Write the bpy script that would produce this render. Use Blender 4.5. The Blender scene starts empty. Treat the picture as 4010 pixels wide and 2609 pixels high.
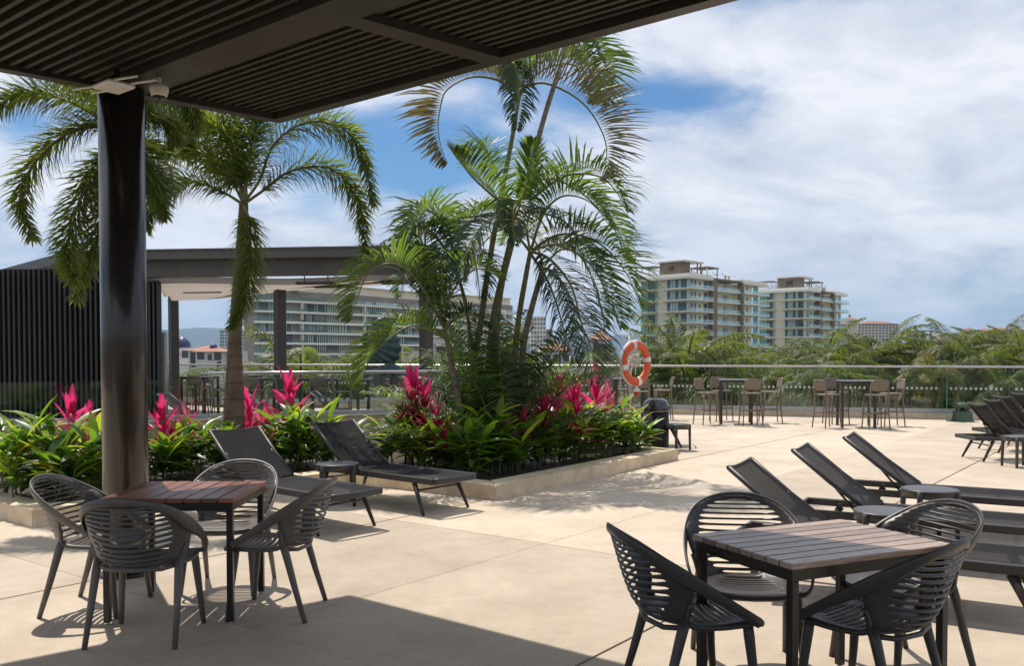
import bpy, math, random
from mathutils import Vector, Matrix, Euler, noise as mnoise
R = math.radians
PI = math.pi
rnd = random.Random(7)
HAZE = 1.2e-4
S = bpy.context.scene
COL = S.collection

# ------------------------------------------------------------------ camera
CH = 1.58                       # eye height above the deck
FP = 3440.0                     # focal length in photo pixels (4010 wide)
YH, TT = 1400.0, 0.0269         # horizon row, tangent of the downward tilt
YP = YH + FP * TT               # principal row
TH = math.atan(TT)
cam_d = bpy.data.cameras.new('camera'); cam = bpy.data.objects.new('camera', cam_d); COL.objects.link(cam)
cam.location = (0, 0, CH); cam.rotation_euler = (R(90) - TH, 0, 0)
cam_d.sensor_fit = 'HORIZONTAL'; cam_d.sensor_width = 36.0; cam_d.lens = FP / 4010 * 36
cam_d.shift_y = (YP - 1304.5) / 4010
cam_d.clip_start = 0.05; cam_d.clip_end = 40000
S.camera = cam
S.render.resolution_x = 1024; S.render.resolution_y = 667

# ------------------------------------------------------------------ sun and sky
SUN_DIR = Vector((-0.48, 0.875, 0)).normalized() * math.cos(R(63)) + Vector((0, 0, math.sin(R(63))))
sl = bpy.data.lights.new('sun', 'SUN'); sl.energy = 4.0; sl.angle = R(0.6); sl.color = (1.0, 0.92, 0.83)
sun = bpy.data.objects.new('sun', sl); COL.objects.link(sun)
sun.rotation_euler = SUN_DIR.to_track_quat('Z', 'Y').to_euler()
W = bpy.data.worlds.new('World'); S.world = W; W.use_nodes = True
def build_world():
    nt = W.node_tree; N = nt.nodes; L = nt.links; N.clear()
    def nd(t, **k):
        n = N.new(t)
        for a, b in k.items(): setattr(n, a, b)
        return n
    def mth(op, a, b=None, c=None, clamp=False):
        n = nd('ShaderNodeMath', operation=op, use_clamp=clamp)
        for i, v in enumerate((a, b, c)):
            if v is None: continue
            if isinstance(v, (int, float)): n.inputs[i].default_value = v
            else: L.new(v, n.inputs[i])
        return n.outputs[0]
    out = nd('ShaderNodeOutputWorld'); bg = nd('ShaderNodeBackground'); L.new(bg.outputs[0], out.inputs[0])
    bg.inputs[1].default_value = 0.12
    sky = nd('ShaderNodeTexSky', sky_type='NISHITA', sun_disc=False)
    sky.sun_elevation = R(63); sky.sun_rotation = math.atan2(SUN_DIR.x, SUN_DIR.y)
    sky.air_density = 1.0; sky.dust_density = 1.2; sky.ozone_density = 2.5
    tc = nd('ShaderNodeTexCoord'); sep = nd('ShaderNodeSeparateXYZ'); L.new(tc.outputs['Generated'], sep.inputs[0])
    zz = mth('ADD', mth('MAXIMUM', sep.outputs[2], 0.0), 0.34)
    u = mth('DIVIDE', sep.outputs[0], zz); v = mth('DIVIDE', sep.outputs[1], zz)
    cmb = nd('ShaderNodeCombineXYZ'); L.new(u, cmb.inputs[0]); L.new(v, cmb.inputs[1])
    mp = nd('ShaderNodeMapping'); L.new(cmb.outputs[0], mp.inputs[0]); mp.inputs['Rotation'].default_value = (0, 0, R(12))
    mp.inputs['Scale'].default_value = (1.35, 1.35, 1); mp.inputs['Location'].default_value = CLOUD_LOC
    n1 = nd('ShaderNodeTexNoise'); L.new(mp.outputs[0], n1.inputs['Vector'])
    n1.inputs['Scale'].default_value = 1.0; n1.inputs['Detail'].default_value = 9; n1.inputs['Roughness'].default_value = 0.58; n1.inputs['Distortion'].default_value = 0.25
    mp2 = nd('ShaderNodeMapping'); L.new(cmb.outputs[0], mp2.inputs[0]); mp2.inputs['Rotation'].default_value = (0, 0, R(-18)); mp2.inputs['Scale'].default_value = (2.2, 2.8, 1)
    n2 = nd('ShaderNodeTexNoise'); L.new(mp2.outputs[0], n2.inputs['Vector'])
    n2.inputs['Scale'].default_value = 1.3; n2.inputs['Detail'].default_value = 8; n2.inputs['Roughness'].default_value = 0.62; n2.inputs['Distortion'].default_value = 0.35
    f = mth('ADD', mth('MULTIPLY', n1.outputs[0], 0.72), mth('MULTIPLY', n2.outputs[0], 0.28))
    # broad bands of thicker and thinner cloud, given as directions
    for (dx, dy, wx, wy, amt) in CLOUD_SPOTS:
        # angular offsets in tan-space of the forward direction
        ty = mth('MAXIMUM', sep.outputs[1], 0.05)
        a = mth('DIVIDE', mth('SUBTRACT', mth('DIVIDE', sep.outputs[0], ty), dx), wx)
        b = mth('DIVIDE', mth('SUBTRACT', mth('DIVIDE', sep.outputs[2], ty), dy), wy)
        r2 = mth('ADD', mth('MULTIPLY', a, a), mth('MULTIPLY', b, b))
        g = mth('POWER', 2.718, mth('MULTIPLY', mth('MINIMUM', r2, 30.0), -1.0))
        f = mth('ADD', f, mth('MULTIPLY', g, amt))
    cr = nd('ShaderNodeMapRange', interpolation_type='SMOOTHSTEP'); L.new(f, cr.inputs[0])
    cr.inputs[1].default_value = 0.355; cr.inputs[2].default_value = 0.555
    # horizon veil
    hz = nd('ShaderNodeMapRange', interpolation_type='SMOOTHSTEP'); L.new(sep.outputs[2], hz.inputs[0])
    hz.inputs[1].default_value = 0.0; hz.inputs[2].default_value = 0.16; hz.inputs[3].default_value = 0.55; hz.inputs[4].default_value = 0.0
    cov = mth('ADD', cr.outputs[0], mth('MULTIPLY', hz.outputs[0], mth('SUBTRACT', 1.0, cr.outputs[0])))
    cov = mth('MULTIPLY', cov, 0.97)
    # cloud tone: bright fringes, grey-lilac thicker bodies
    tone = nd('ShaderNodeValToRGB'); L.new(n2.outputs[0], tone.inputs[0])
    tone.color_ramp.elements[0].position = 0.32; tone.color_ramp.elements[0].color = (3.8, 4.2, 5.1, 1)
    tone.color_ramp.elements[1].position = 0.62; tone.color_ramp.elements[1].color = (6.45, 6.55, 6.9, 1)
    low = nd('ShaderNodeMix', data_type='RGBA'); L.new(hz.outputs[0], low.inputs[0]); L.new(tone.outputs[0], low.inputs[6]); low.inputs[7].default_value = (3.5, 4.2, 5.2, 1)
    deep = nd('ShaderNodeMix', data_type='RGBA', blend_type='MULTIPLY'); deep.inputs[0].default_value = 1.0
    L.new(sky.outputs[0], deep.inputs[6]); deep.inputs[7].default_value = SKY_TINT
    mx = nd('ShaderNodeMix', data_type='RGBA'); L.new(cov, mx.inputs[0]); L.new(deep.outputs[2], mx.inputs[6]); L.new(low.outputs[2], mx.inputs[7])
    L.new(mx.outputs[2], bg.inputs[0])
CLOUD_LOC = (3.1, 1.7, 0)
SKY_TINT = (0.28, 0.50, 0.68, 1)
def sp(dx_, dy_, w, h, a):      # patch of cloud at photo-frame angles, kept as tangents of world directions
    return ((dx_ * 1.6856 - 2005) / FP, (YH - dy_ * 1.6856) / FP, w * 1.6856 / FP, h * 1.6856 / FP, a)
CLOUD_SPOTS = [sp(900, 360, 230, 75, -0.15), sp(1540, 232, 300, 46, -0.105), sp(60, 290, 90, 60, -0.14), sp(1450, 560, 260, 40, -0.10),
               sp(1900, 100, 420, 90, 0.12), sp(2000, 420, 520, 130, 0.16), sp(850, 210, 250, 40, 0.12), sp(700, 560, 400, 50, 0.12)]
build_world()
S.view_settings.view_transform = 'Standard'; S.view_settings.look = 'None'; S.view_settings.gamma = 1.0
S.view_settings.use_curve_mapping = False; S.view_settings.exposure = 0.30
S.cycles.transparent_max_bounces = 24

# ------------------------------------------------------------------ helpers
def ray(x, y):
    vx, vz = (x - 2005) / FP, -(y - YP) / FP
    c, s = math.cos(TH), math.sin(TH)
    return Vector((vx, c + vz * s, -s + vz * c))
def at(x, y, Y):                # photo pixel (4010 wide) at depth Y
    d = ray(x, y); return Vector((0, 0, CH)) + d * (Y / d.y)
def atz(x, y, z=0.0):           # photo pixel on the level z
    d = ray(x, y); return Vector((0, 0, CH)) + d * ((z - CH) / d.z)
K = 1.6856
def dt(x, y, Y): return at(x * K, y * K, Y)

MATS = {}
def mat(name, col, rough=0.6, metal=0.0, spec=0.5, noise=None, bump=None, trans=None, emit=None, col2=None, nscale=20, stretch=(1, 1, 1), coat=0.0, var=(.88, 1.14)):
    """procedural material: base colour varied by noise, roughness, optional bump and leaf translucency"""
    m = bpy.data.materials.new(name); m.use_nodes = True; nt = m.node_tree; N = nt.nodes; L = nt.links
    b = N['Principled BSDF']; out = N['Material Output']
    b.inputs['Base Color'].default_value = (*col, 1); b.inputs['Roughness'].default_value = rough; b.inputs['Metallic'].default_value = metal
    b.inputs['Specular IOR Level'].default_value = spec; b.inputs['Coat Weight'].default_value = coat
    tc = N.new('ShaderNodeTexCoord'); mp = N.new('ShaderNodeMapping'); L.new(tc.outputs['Object'], mp.inputs[0]); mp.inputs['Scale'].default_value = stretch
    nz = N.new('ShaderNodeTexNoise'); L.new(mp.outputs[0], nz.inputs['Vector']); nz.inputs['Scale'].default_value = nscale; nz.inputs['Detail'].default_value = 6
    nz.inputs['Roughness'].default_value = 0.62
    c2 = col2 if col2 else tuple(c * 0.75 for c in col)
    if noise is None: noise = 1.0
    rp = N.new('ShaderNodeMapRange'); L.new(nz.outputs[0], rp.inputs[0]); rp.inputs[1].default_value = 0.35; rp.inputs[2].default_value = 0.68
    rp.inputs[4].default_value = noise
    mx = N.new('ShaderNodeMix'); mx.data_type = 'RGBA'; L.new(rp.outputs[0], mx.inputs[0]); mx.inputs[6].default_value = (*col, 1); mx.inputs[7].default_value = (*c2, 1)
    oi = N.new('ShaderNodeObjectInfo'); hs = N.new('ShaderNodeHueSaturation'); L.new(mx.outputs[2], hs.inputs['Color'])
    vr = N.new('ShaderNodeMapRange'); L.new(oi.outputs['Random'], vr.inputs[0]); vr.inputs[3].default_value = var[0]; vr.inputs[4].default_value = var[1]
    L.new(vr.outputs[0], hs.inputs['Value'])
    L.new(hs.outputs[0], b.inputs['Base Color'])
    rr = N.new('ShaderNodeMapRange'); L.new(nz.outputs[0], rr.inputs[0]); rr.inputs[3].default_value = max(0.02, rough - 0.08); rr.inputs[4].default_value = min(1, rough + 0.1)
    L.new(rr.outputs[0], b.inputs['Roughness'])
    if bump:
        bp = N.new('ShaderNodeBump'); bp.inputs['Strength'].default_value = bump[0]; bp.inputs['Distance'].default_value = bump[1]
        n2 = N.new('ShaderNodeTexNoise'); L.new(mp.outputs[0], n2.inputs['Vector']); n2.inputs['Scale'].default_value = bump[2]; n2.inputs['Detail'].default_value = 5
        L.new(n2.outputs[0], bp.inputs['Height']); L.new(bp.outputs[0], b.inputs['Normal'])
    if trans:
        t = N.new('ShaderNodeBsdfTranslucent'); t.inputs[0].default_value = (*trans[1], 1)
        tm = N.new('ShaderNodeMix'); tm.data_type = 'RGBA'; tm.blend_type = 'MULTIPLY'; tm.inputs[0].default_value = 1.0
        L.new(vr.outputs[0], hs.inputs['Value'])
        ms = N.new('ShaderNodeMixShader'); ms.inputs[0].default_value = trans[0]
        L.new(b.outputs[0], ms.inputs[1]); L.new(t.outputs[0], ms.inputs[2]); L.new(ms.outputs[0], out.inputs[0])
    if emit: b.inputs['Emission Color'].default_value = (*emit[0], 1); b.inputs['Emission Strength'].default_value = emit[1]
    MATS[name] = m; return m
def glass_mat(name, tint, refl=1.0):
    m = bpy.data.materials.new(name); m.use_nodes = True; nt = m.node_tree; N = nt.nodes; L = nt.links; N.remove(N['Principled BSDF'])
    out = N['Material Output']; tr = N.new('ShaderNodeBsdfTransparent'); tr.inputs[0].default_value = (*tint, 1)
    gl = N.new('ShaderNodeBsdfGlossy'); gl.inputs['Roughness'].default_value = 0.02; gl.inputs[0].default_value = (0.9, 0.97, 0.95, 1)
    fr = N.new('ShaderNodeFresnel'); fr.inputs[0].default_value = 1.5
    mu = N.new('ShaderNodeMath'); mu.operation = 'MULTIPLY'; L.new(fr.outputs[0], mu.inputs[0]); mu.inputs[1].default_value = refl
    ms = N.new('ShaderNodeMixShader'); L.new(mu.outputs[0], ms.inputs[0]); L.new(tr.outputs[0], ms.inputs[1]); L.new(gl.outputs[0], ms.inputs[2]); L.new(ms.outputs[0], out.inputs[0])
    MATS[name] = m; return m

class MB:
    """collects shapes and links them as one mesh object"""
    def __init__(s): s.v = []; s.f = []; s.m = []; s.sm = []
    def add(s, vs, fs, mi=0, smooth=False):
        o = len(s.v); s.v += [tuple(v) for v in vs]
        for f in fs: s.f.append(tuple(i + o for i in f)); s.m.append(mi); s.sm.append(smooth)
    def box(s, a, b, mi=0, M=None):
        x0, y0, z0 = a; x1, y1, z1 = b
        vs = [Vector(p) for p in ((x0, y0, z0), (x1, y0, z0), (x1, y1, z0), (x0, y1, z0), (x0, y0, z1), (x1, y0, z1), (x1, y1, z1), (x0, y1, z1))]
        if M: vs = [M @ v for v in vs]
        s.add(vs, [(3, 2, 1, 0), (4, 5, 6, 7), (0, 1, 5, 4), (1, 2, 6, 5), (2, 3, 7, 6), (3, 0, 4, 7)], mi)
    def bbox(s, a, b, e=0.006, mi=0, M=None):
        """box with chamfered edges"""
        x0, y0, z0 = a; x1, y1, z1 = b
        e = min(e, (x1 - x0) * .45, (y1 - y0) * .45, (z1 - z0) * .45)
        vs = []; idx = {}
        for ix, X in ((0, (x0, x0 + e)), (1, (x1, x1 - e))):
            for iy, Y in ((0, (y0, y0 + e)), (1, (y1, y1 - e))):
                for iz, Z in ((0, (z0, z0 + e)), (1, (z1, z1 - e))):
                    for ax in range(3):
                        p = [X[1], Y[1], Z[1]]; p[ax] = (X, Y, Z)[ax][0]
                        idx[(ix, iy, iz, ax)] = len(vs); vs.append(Vector(p))
        if M: vs = [M @ v for v in vs]
        F = []; g = lambda a, b, c, d: idx[(a, b, c, d)]
        for ax in range(3):
            for sd in (0, 1):
                q = [];
                for (i, j) in ((0, 0), (1, 0), (1, 1), (0, 1)):
                    k = [0, 0, 0]; k[ax] = sd; k[(ax + 1) % 3] = i; k[(ax + 2) % 3] = j; q.append(g(*k, ax))
                F.append(tuple(q) if sd else tuple(q[::-1]))
        for ax in range(3):
            o1, o2 = (ax + 1) % 3, (ax + 2) % 3
            for i in (0, 1):
                for j in (0, 1):
                    k0 = [0, 0, 0]; k0[o1] = i; k0[o2] = j; k1 = list(k0); k1[ax] = 1
                    q = (g(*k0, o1), g(*k1, o1), g(*k1, o2), g(*k0, o2)); F.append(q if (i ^ j) else q[::-1])
        for i in (0, 1):
            for j in (0, 1):
                for k in (0, 1):
                    q = (g(i, j, k, 0), g(i, j, k, 1), g(i, j, k, 2)); F.append(q if (i + j + k) % 2 else q[::-1])
        s.add(vs, F, mi)
    def tube(s, pts, rad, n=8, mi=0, caps=True, smooth=True, flat=1.0, upv=None):
        pts = [Vector(p) for p in pts]
        if not isinstance(rad, (list, tuple)): rad = [rad] * len(pts)
        vs = []; fs = []; prev = None
        for i, p in enumerate(pts):
            t = (pts[min(i + 1, len(pts) - 1)] - pts[max(i - 1, 0)]);
            if t.length < 1e-9: t = Vector((0, 0, 1))
            t.normalize()
            if upv is not None: a = Vector(upv) - t * Vector(upv).dot(t)
            elif prev is None:
                r = Vector((0, 0, 1)) if abs(t.z) < 0.9 else Vector((1, 0, 0)); a = r - t * r.dot(t)
            else: a = prev - t * prev.dot(t)
            a.normalize(); b = t.cross(a); prev = a
            for k in range(n):
                q = 2 * PI * k / n; vs.append(p + a * (math.cos(q) * rad[i]) + b * (math.sin(q) * rad[i] * flat))
        for i in range(len(pts) - 1):
            for k in range(n):
                k2 = (k + 1) % n; fs.append((i * n + k, i * n + k2, (i + 1) * n + k2, (i + 1) * n + k))
        if caps: fs.append(tuple(range(n))[::-1]); fs.append(tuple((len(pts) - 1) * n + k for k in range(n)))
        s.add(vs, fs, mi, smooth)
    def lathe(s, prof, c=(0, 0, 0), n=24, mi=0, smooth=True, caps=True):
        c = Vector(c); vs = []; fs = []
        for (r, z) in prof:
            for k in range(n): vs.append(c + Vector((r * math.cos(2 * PI * k / n), r * math.sin(2 * PI * k / n), z)))
        for i in range(len(prof) - 1):
            for k in range(n):
                k2 = (k + 1) % n; fs.append((i * n + k, i * n + k2, (i + 1) * n + k2, (i + 1) * n + k))
        if caps: fs.append(tuple(range(n))[::-1]); fs.append(tuple((len(prof) - 1) * n + k for k in range(n)))
        s.add(vs, fs, mi, smooth)
    def quad(s, a, b, c, d, mi=0): s.add([a, b, c, d], [(0, 1, 2, 3)], mi)
    def prism(s, poly, z0, z1, mi=0):
        n = len(poly); vs = [(p[0], p[1], z0) for p in poly] + [(p[0], p[1], z1) for p in poly]
        ar = sum(poly[i][0] * poly[(i + 1) % n][1] - poly[(i + 1) % n][0] * poly[i][1] for i in range(n))
        fs = [tuple(range(n))[::-1], tuple(range(n, 2 * n))] + [(i, (i + 1) % n, n + (i + 1) % n, n + i) for i in range(n)]
        if ar < 0: fs = [f[::-1] for f in fs]
        s.add(vs, fs, mi)
    def data(s, name, mats):
        me = bpy.data.meshes.new(name); me.from_pydata(s.v, [], s.f)
        for m in (mats if isinstance(mats, (list, tuple)) else [mats]): me.materials.append(m)
        me.polygons.foreach_set('material_index', s.m); me.polygons.foreach_set('use_smooth', s.sm); me.update()
        return me
    def build(s, name, mats, parent=None, loc=None, rot=None):
        return link(name, s.data(name, mats), parent, loc, rot)
def link(name, data, parent=None, loc=None, rot=None, scale=None):
    o = bpy.data.objects.new(name, data); COL.objects.link(o)
    if parent is not None: o.parent = parent
    if loc is not None: o.location = loc
    if rot is not None: o.rotation_euler = rot
    if scale is not None: o.scale = scale if not isinstance(scale, (int, float)) else (scale,) * 3
    return o
def tag(o, label, cat, group=None):
    o['label'] = label; o['category'] = cat
    if group: o['group'] = group
    return o
def thing(name, label, cat, loc=(0, 0, 0), rz=0.0, group=None):
    return tag(link(name, None, None, loc, (0, 0, rz)), label, cat, group)
def struct(o): o['kind'] = 'structure'; return o
def stuff(o): o['kind'] = 'stuff'; return o
def dup(root, loc, rz, label, group=None, scale=None):
    def cp(o, par):
        c = o.copy(); COL.objects.link(c)
        if par is not None: c.parent = par
        for ch in KIDS.get(o.name, ()): cp(ch, c)
        return c
    KIDS = {}
    for o in root.children_recursive: KIDS.setdefault(o.parent.name, []).append(o)
    r = cp(root, None); r.location = loc; r.rotation_euler = (0, 0, rz); r['label'] = label
    if group: r['group'] = group
    if scale: r.scale = (scale,) * 3
    return r
def catmull(P, n):
    P = [Vector(p) for p in P]; out = []; m = len(P) - 1
    for i in range(n + 1):
        t = i / n * m; k = min(int(t), m - 1); f = t - k
        p0, p1, p2, p3 = P[max(k - 1, 0)], P[k], P[k + 1], P[min(k + 2, m)]
        out.append(0.5 * ((2 * p1) + (p2 - p0) * f + (2 * p0 - 5 * p1 + 4 * p2 - p3) * f * f + (3 * p1 - p0 - 3 * p2 + p3) * f ** 3))
    return out
def clip(poly, a, b, c):        # keep a*x+b*y<=c
    out = []
    for i in range(len(poly)):
        p, q = poly[i], poly[(i + 1) % len(poly)]; dp, dq = a * p[0] + b * p[1] - c, a * q[0] + b * q[1] - c
        if dp <= 0: out.append(p)
        if (dp < 0 < dq) or (dq < 0 < dp):
            t = dp / (dp - dq); out.append((p[0] + (q[0] - p[0]) * t, p[1] + (q[1] - p[1]) * t))
    return out

# ------------------------------------------------------------------ materials
deck_m = mat('deck_concrete', (0.55, 0.460, 0.352), 0.72, col2=(0.44, 0.36, 0.268), nscale=1.4, bump=(0.25, 0.004, 260))
seal_m = mat('joint_sealant', (0.16, 0.125, 0.095), 0.8)
def speckle(m, sc, a, b):
    nt = m.node_tree; N = nt.nodes; L = nt.links; bs = N['Principled BSDF']; src = bs.inputs['Base Color'].links[0].from_socket
    tc = N.new('ShaderNodeTexCoord'); nz = N.new('ShaderNodeTexNoise'); L.new(tc.outputs['Object'], nz.inputs['Vector']); nz.inputs['Scale'].default_value = sc; nz.inputs['Detail'].default_value = 3
    mr = N.new('ShaderNodeMapRange'); L.new(nz.outputs[0], mr.inputs[0]); mr.inputs[1].default_value = 0.3; mr.inputs[2].default_value = 0.7; mr.inputs[3].default_value = a; mr.inputs[4].default_value = b
    hs = N.new('ShaderNodeHueSaturation'); L.new(src, hs.inputs['Color']); L.new(mr.outputs[0], hs.inputs['Value']); L.new(hs.outputs[0], bs.inputs['Base Color'])
speckle(deck_m, 130, 0.82, 1.16)
speckle(deck_m, .45, 0.95, 1.04)
speckle(deck_m, 9, 0.95, 1.05)
stone_m = mat('curb_limestone', (0.70, 0.58, 0.41), 0.75, col2=(0.54, 0.42, 0.27), nscale=5, bump=(0.4, 0.003, 90))
speckle(stone_m, 60, 0.84, 1.12)
wall_m = mat('stone_wall', (0.60, 0.47, 0.31), 0.8, col2=(0.46, 0.34, 0.20), nscale=4, bump=(0.3, 0.003, 60))
soil_m = mat('soil', (0.06, 0.04, 0.026), 0.95, nscale=12, bump=(0.8, 0.02, 30))
steel_m = mat('brushed_steel', (0.62, 0.62, 0.60), 0.28, metal=0.9, nscale=4, stretch=(1, 1, 1))
alu_m = mat('grey_aluminium', (0.48, 0.49, 0.50), 0.4, metal=0.5)
dark_m = mat('dark_bronze_steel', (0.035, 0.030, 0.027), 0.38, metal=0.2, col2=(0.05, 0.044, 0.038), nscale=3)
slat_m = mat('roof_slat_paint', (0.045, 0.037, 0.029), 0.55, col2=(0.033, 0.027, 0.021), nscale=6, stretch=(1, 1, 1))
sheet_m = mat('slat_gap_shade', (0.004, 0.004, 0.004), 0.9)
beam_m = mat('beam_paint', (0.046, 0.040, 0.034), 0.40, col2=(0.032, 0.028, 0.024), nscale=3)
column_m = mat('column_paint', (0.018, 0.0145, 0.0135), 0.26, metal=0.0, col2=(0.024, 0.02, 0.018), nscale=2, coat=0.22)
chair_m = mat('grey_moulded_plastic', (0.125, 0.112, 0.100), 0.42, col2=(0.10, 0.09, 0.08), nscale=30, bump=(0.15, 0.0006, 500))
chair2_m = mat('charcoal_moulded_plastic', (0.050, 0.046, 0.044), 0.40, col2=(0.04, 0.037, 0.036), nscale=30, bump=(0.15, 0.0006, 500))
tmetal_m = mat('black_table_metal', (0.016, 0.014, 0.013), 0.3, nscale=8)
wood_m = mat('ipe_wood', (0.34, 0.14, 0.075), 0.3, col2=(0.15, 0.055, 0.03), nscale=9, stretch=(1.2, 14, 14), bump=(0.25, 0.001, 20), var=(.62, 1.3))
woodg_m = mat('sky_paled_wood', (0.44, 0.325, 0.25), 0.30, col2=(0.20, 0.135, 0.10), nscale=9, stretch=(1.2, 14, 14), bump=(0.25, 0.001, 20), var=(.62, 1.3))  # paler grey-pink base carries the sky's reflection on the boards
lframe_m = mat('lounger_frame_plastic', (0.040, 0.036, 0.034), 0.42, nscale=20)
def sling_mat(name, col):
    m = mat(name, col, 0.85, spec=0.2, nscale=3, col2=tuple(c * .8 for c in col)); nt = m.node_tree; N = nt.nodes; L = nt.links
    w = N.new('ShaderNodeTexWave'); w.inputs['Scale'].default_value = 60; tc = N.new('ShaderNodeTexCoord'); L.new(tc.outputs['Object'], w.inputs[0])
    b = N.new('ShaderNodeBump'); b.inputs['Strength'].default_value = .25; b.inputs['Distance'].default_value = .002; L.new(w.outputs[1], b.inputs['Height']); L.new(b.outputs[0], N['Principled BSDF'].inputs['Normal'])
    tr = N.new('ShaderNodeBsdfTransparent'); ms = N.new('ShaderNodeMixShader'); ms.inputs[0].default_value = 0.05
    L.new(N['Principled BSDF'].outputs[0], ms.inputs[1]); L.new(tr.outputs[0], ms.inputs[2]); L.new(ms.outputs[0], N['Material Output'].inputs[0])
    return m
sling_m = sling_mat('charcoal_mesh_sling', (0.018, 0.0175, 0.020))
stooltop_m = mat('side_table_plastic', (0.07, 0.07, 0.074), 0.38, nscale=20)
taupe_m = mat('taupe_plastic', (0.19, 0.145, 0.11), 0.48, nscale=20)
taupe_d_m = mat('dark_taupe_plastic', (0.10, 0.075, 0.06), 0.45, nscale=20)
bartop_m = mat('grey_laminate', (0.13, 0.135, 0.14), 0.3, nscale=10)
barleg_m = mat('bar_table_leg', (0.045, 0.038, 0.034), 0.45)
glass_m = glass_mat('rail_glass', (0.90, 0.955, 0.94))
glass2_m = glass_mat('balcony_glass', (0.75, 0.90, 0.88), .8)
edge_m = mat('glass_edge', (0.05, 0.22, 0.18), 0.15, nscale=5)
white_m = mat('white_plastic', (0.72, 0.70, 0.66), 0.4, nscale=20, col2=(0.62, 0.60, 0.56))
dots_m = mat('frosted_vinyl', (0.62, 0.66, 0.62), 0.6)
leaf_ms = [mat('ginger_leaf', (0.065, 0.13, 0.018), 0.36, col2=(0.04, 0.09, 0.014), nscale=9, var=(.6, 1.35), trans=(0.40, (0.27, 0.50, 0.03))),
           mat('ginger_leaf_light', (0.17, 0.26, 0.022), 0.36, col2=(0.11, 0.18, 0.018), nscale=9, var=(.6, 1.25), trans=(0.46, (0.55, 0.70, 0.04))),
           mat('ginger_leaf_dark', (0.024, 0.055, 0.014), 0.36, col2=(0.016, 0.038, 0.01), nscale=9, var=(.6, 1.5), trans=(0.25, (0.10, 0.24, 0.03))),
           mat('ginger_leaf_yellow', (0.36, 0.27, 0.03), 0.4, col2=(0.2, 0.18, 0.03), nscale=9, trans=(0.4, (0.6, 0.45, 0.05)))]
stem_m = mat('green_stem', (0.09, 0.13, 0.03), 0.5)
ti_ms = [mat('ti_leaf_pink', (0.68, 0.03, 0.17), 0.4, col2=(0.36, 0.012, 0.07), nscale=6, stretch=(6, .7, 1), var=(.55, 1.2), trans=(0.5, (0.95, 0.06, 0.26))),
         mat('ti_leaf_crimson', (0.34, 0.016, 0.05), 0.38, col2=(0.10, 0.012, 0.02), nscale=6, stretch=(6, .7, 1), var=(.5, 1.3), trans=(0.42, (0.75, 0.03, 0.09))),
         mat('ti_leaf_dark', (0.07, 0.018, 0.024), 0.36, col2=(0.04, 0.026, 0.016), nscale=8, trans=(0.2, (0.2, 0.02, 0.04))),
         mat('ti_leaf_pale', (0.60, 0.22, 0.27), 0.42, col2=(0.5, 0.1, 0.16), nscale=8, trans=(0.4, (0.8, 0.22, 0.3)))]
fox_m = mat('foxtail_leaflet', (0.034, 0.064, 0.016), 0.5, col2=(0.085, 0.105, 0.016), nscale=1.6, trans=(0.40, (0.30, 0.38, 0.045)))
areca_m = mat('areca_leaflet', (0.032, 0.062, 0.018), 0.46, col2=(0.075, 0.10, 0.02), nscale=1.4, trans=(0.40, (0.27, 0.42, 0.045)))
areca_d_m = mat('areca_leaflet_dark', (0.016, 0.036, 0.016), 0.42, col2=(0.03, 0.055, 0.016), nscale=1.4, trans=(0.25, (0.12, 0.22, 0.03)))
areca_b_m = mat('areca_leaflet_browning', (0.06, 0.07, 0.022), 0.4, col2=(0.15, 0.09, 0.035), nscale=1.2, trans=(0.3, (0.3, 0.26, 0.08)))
coco_m = mat('coconut_leaflet', (0.062, 0.088, 0.018), 0.48, col2=(0.12, 0.13, 0.034), nscale=0.6, trans=(0.38, (0.30, 0.38, 0.05)))
coco_y_m = mat('coconut_leaflet_yellow', (0.16, 0.15, 0.03), 0.4, col2=(0.24, 0.19, 0.05), nscale=0.5, trans=(0.3, (0.5, 0.42, 0.08)))
rachis_m = mat('palm_rachis', (0.17, 0.16, 0.045), 0.5)
trunk_m = mat('grey_palm_trunk', (0.21, 0.155, 0.115), 0.85, col2=(0.13, 0.085, 0.06), nscale=5, stretch=(1, 1, .5), bump=(0.6, 0.01, 24))
trunk_r_m = mat('brown_palm_trunk', (0.20, 0.115, 0.07), 0.85, col2=(0.10, 0.055, 0.035), nscale=6, stretch=(1, 1, .6), bump=(0.6, 0.01, 24))
cane_m = mat('ringed_green_cane', (0.20, 0.20, 0.085), 0.55, col2=(0.14, 0.125, 0.06), nscale=5)
cane_g_m = mat('ringed_grey_cane', (0.24, 0.21, 0.15), 0.6, col2=(0.14, 0.12, 0.08), nscale=7)
orange_m = mat('lifebuoy_orange', (0.70, 0.105, 0.028), 0.5, col2=(0.58, 0.085, 0.024), nscale=14)
rope_m = mat('white_rope', (0.66, 0.62, 0.54), 0.8)
red_m = mat('red_float', (0.50, 0.02, 0.02), 0.45)
bin_m = mat('bin_black_gloss', (0.010, 0.010, 0.011), 0.12, coat=0.8)
bin_b_m = mat('bin_body', (0.008, 0.007, 0.007), 0.4, spec=.25)
speaker_m = mat('green_speaker', (0.075, 0.125, 0.085), 0.6)
water_m = mat('pool_water', (0.13, 0.20, 0.22), 0.06, col2=(0.10, 0.16, 0.19), nscale=2, bump=(0.25, 0.01, 5))
bronze_m = mat('verdigris_bronze', (0.035, 0.075, 0.075), 0.45, metal=0.3, col2=(0.02, 0.04, 0.04), nscale=6)

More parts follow.
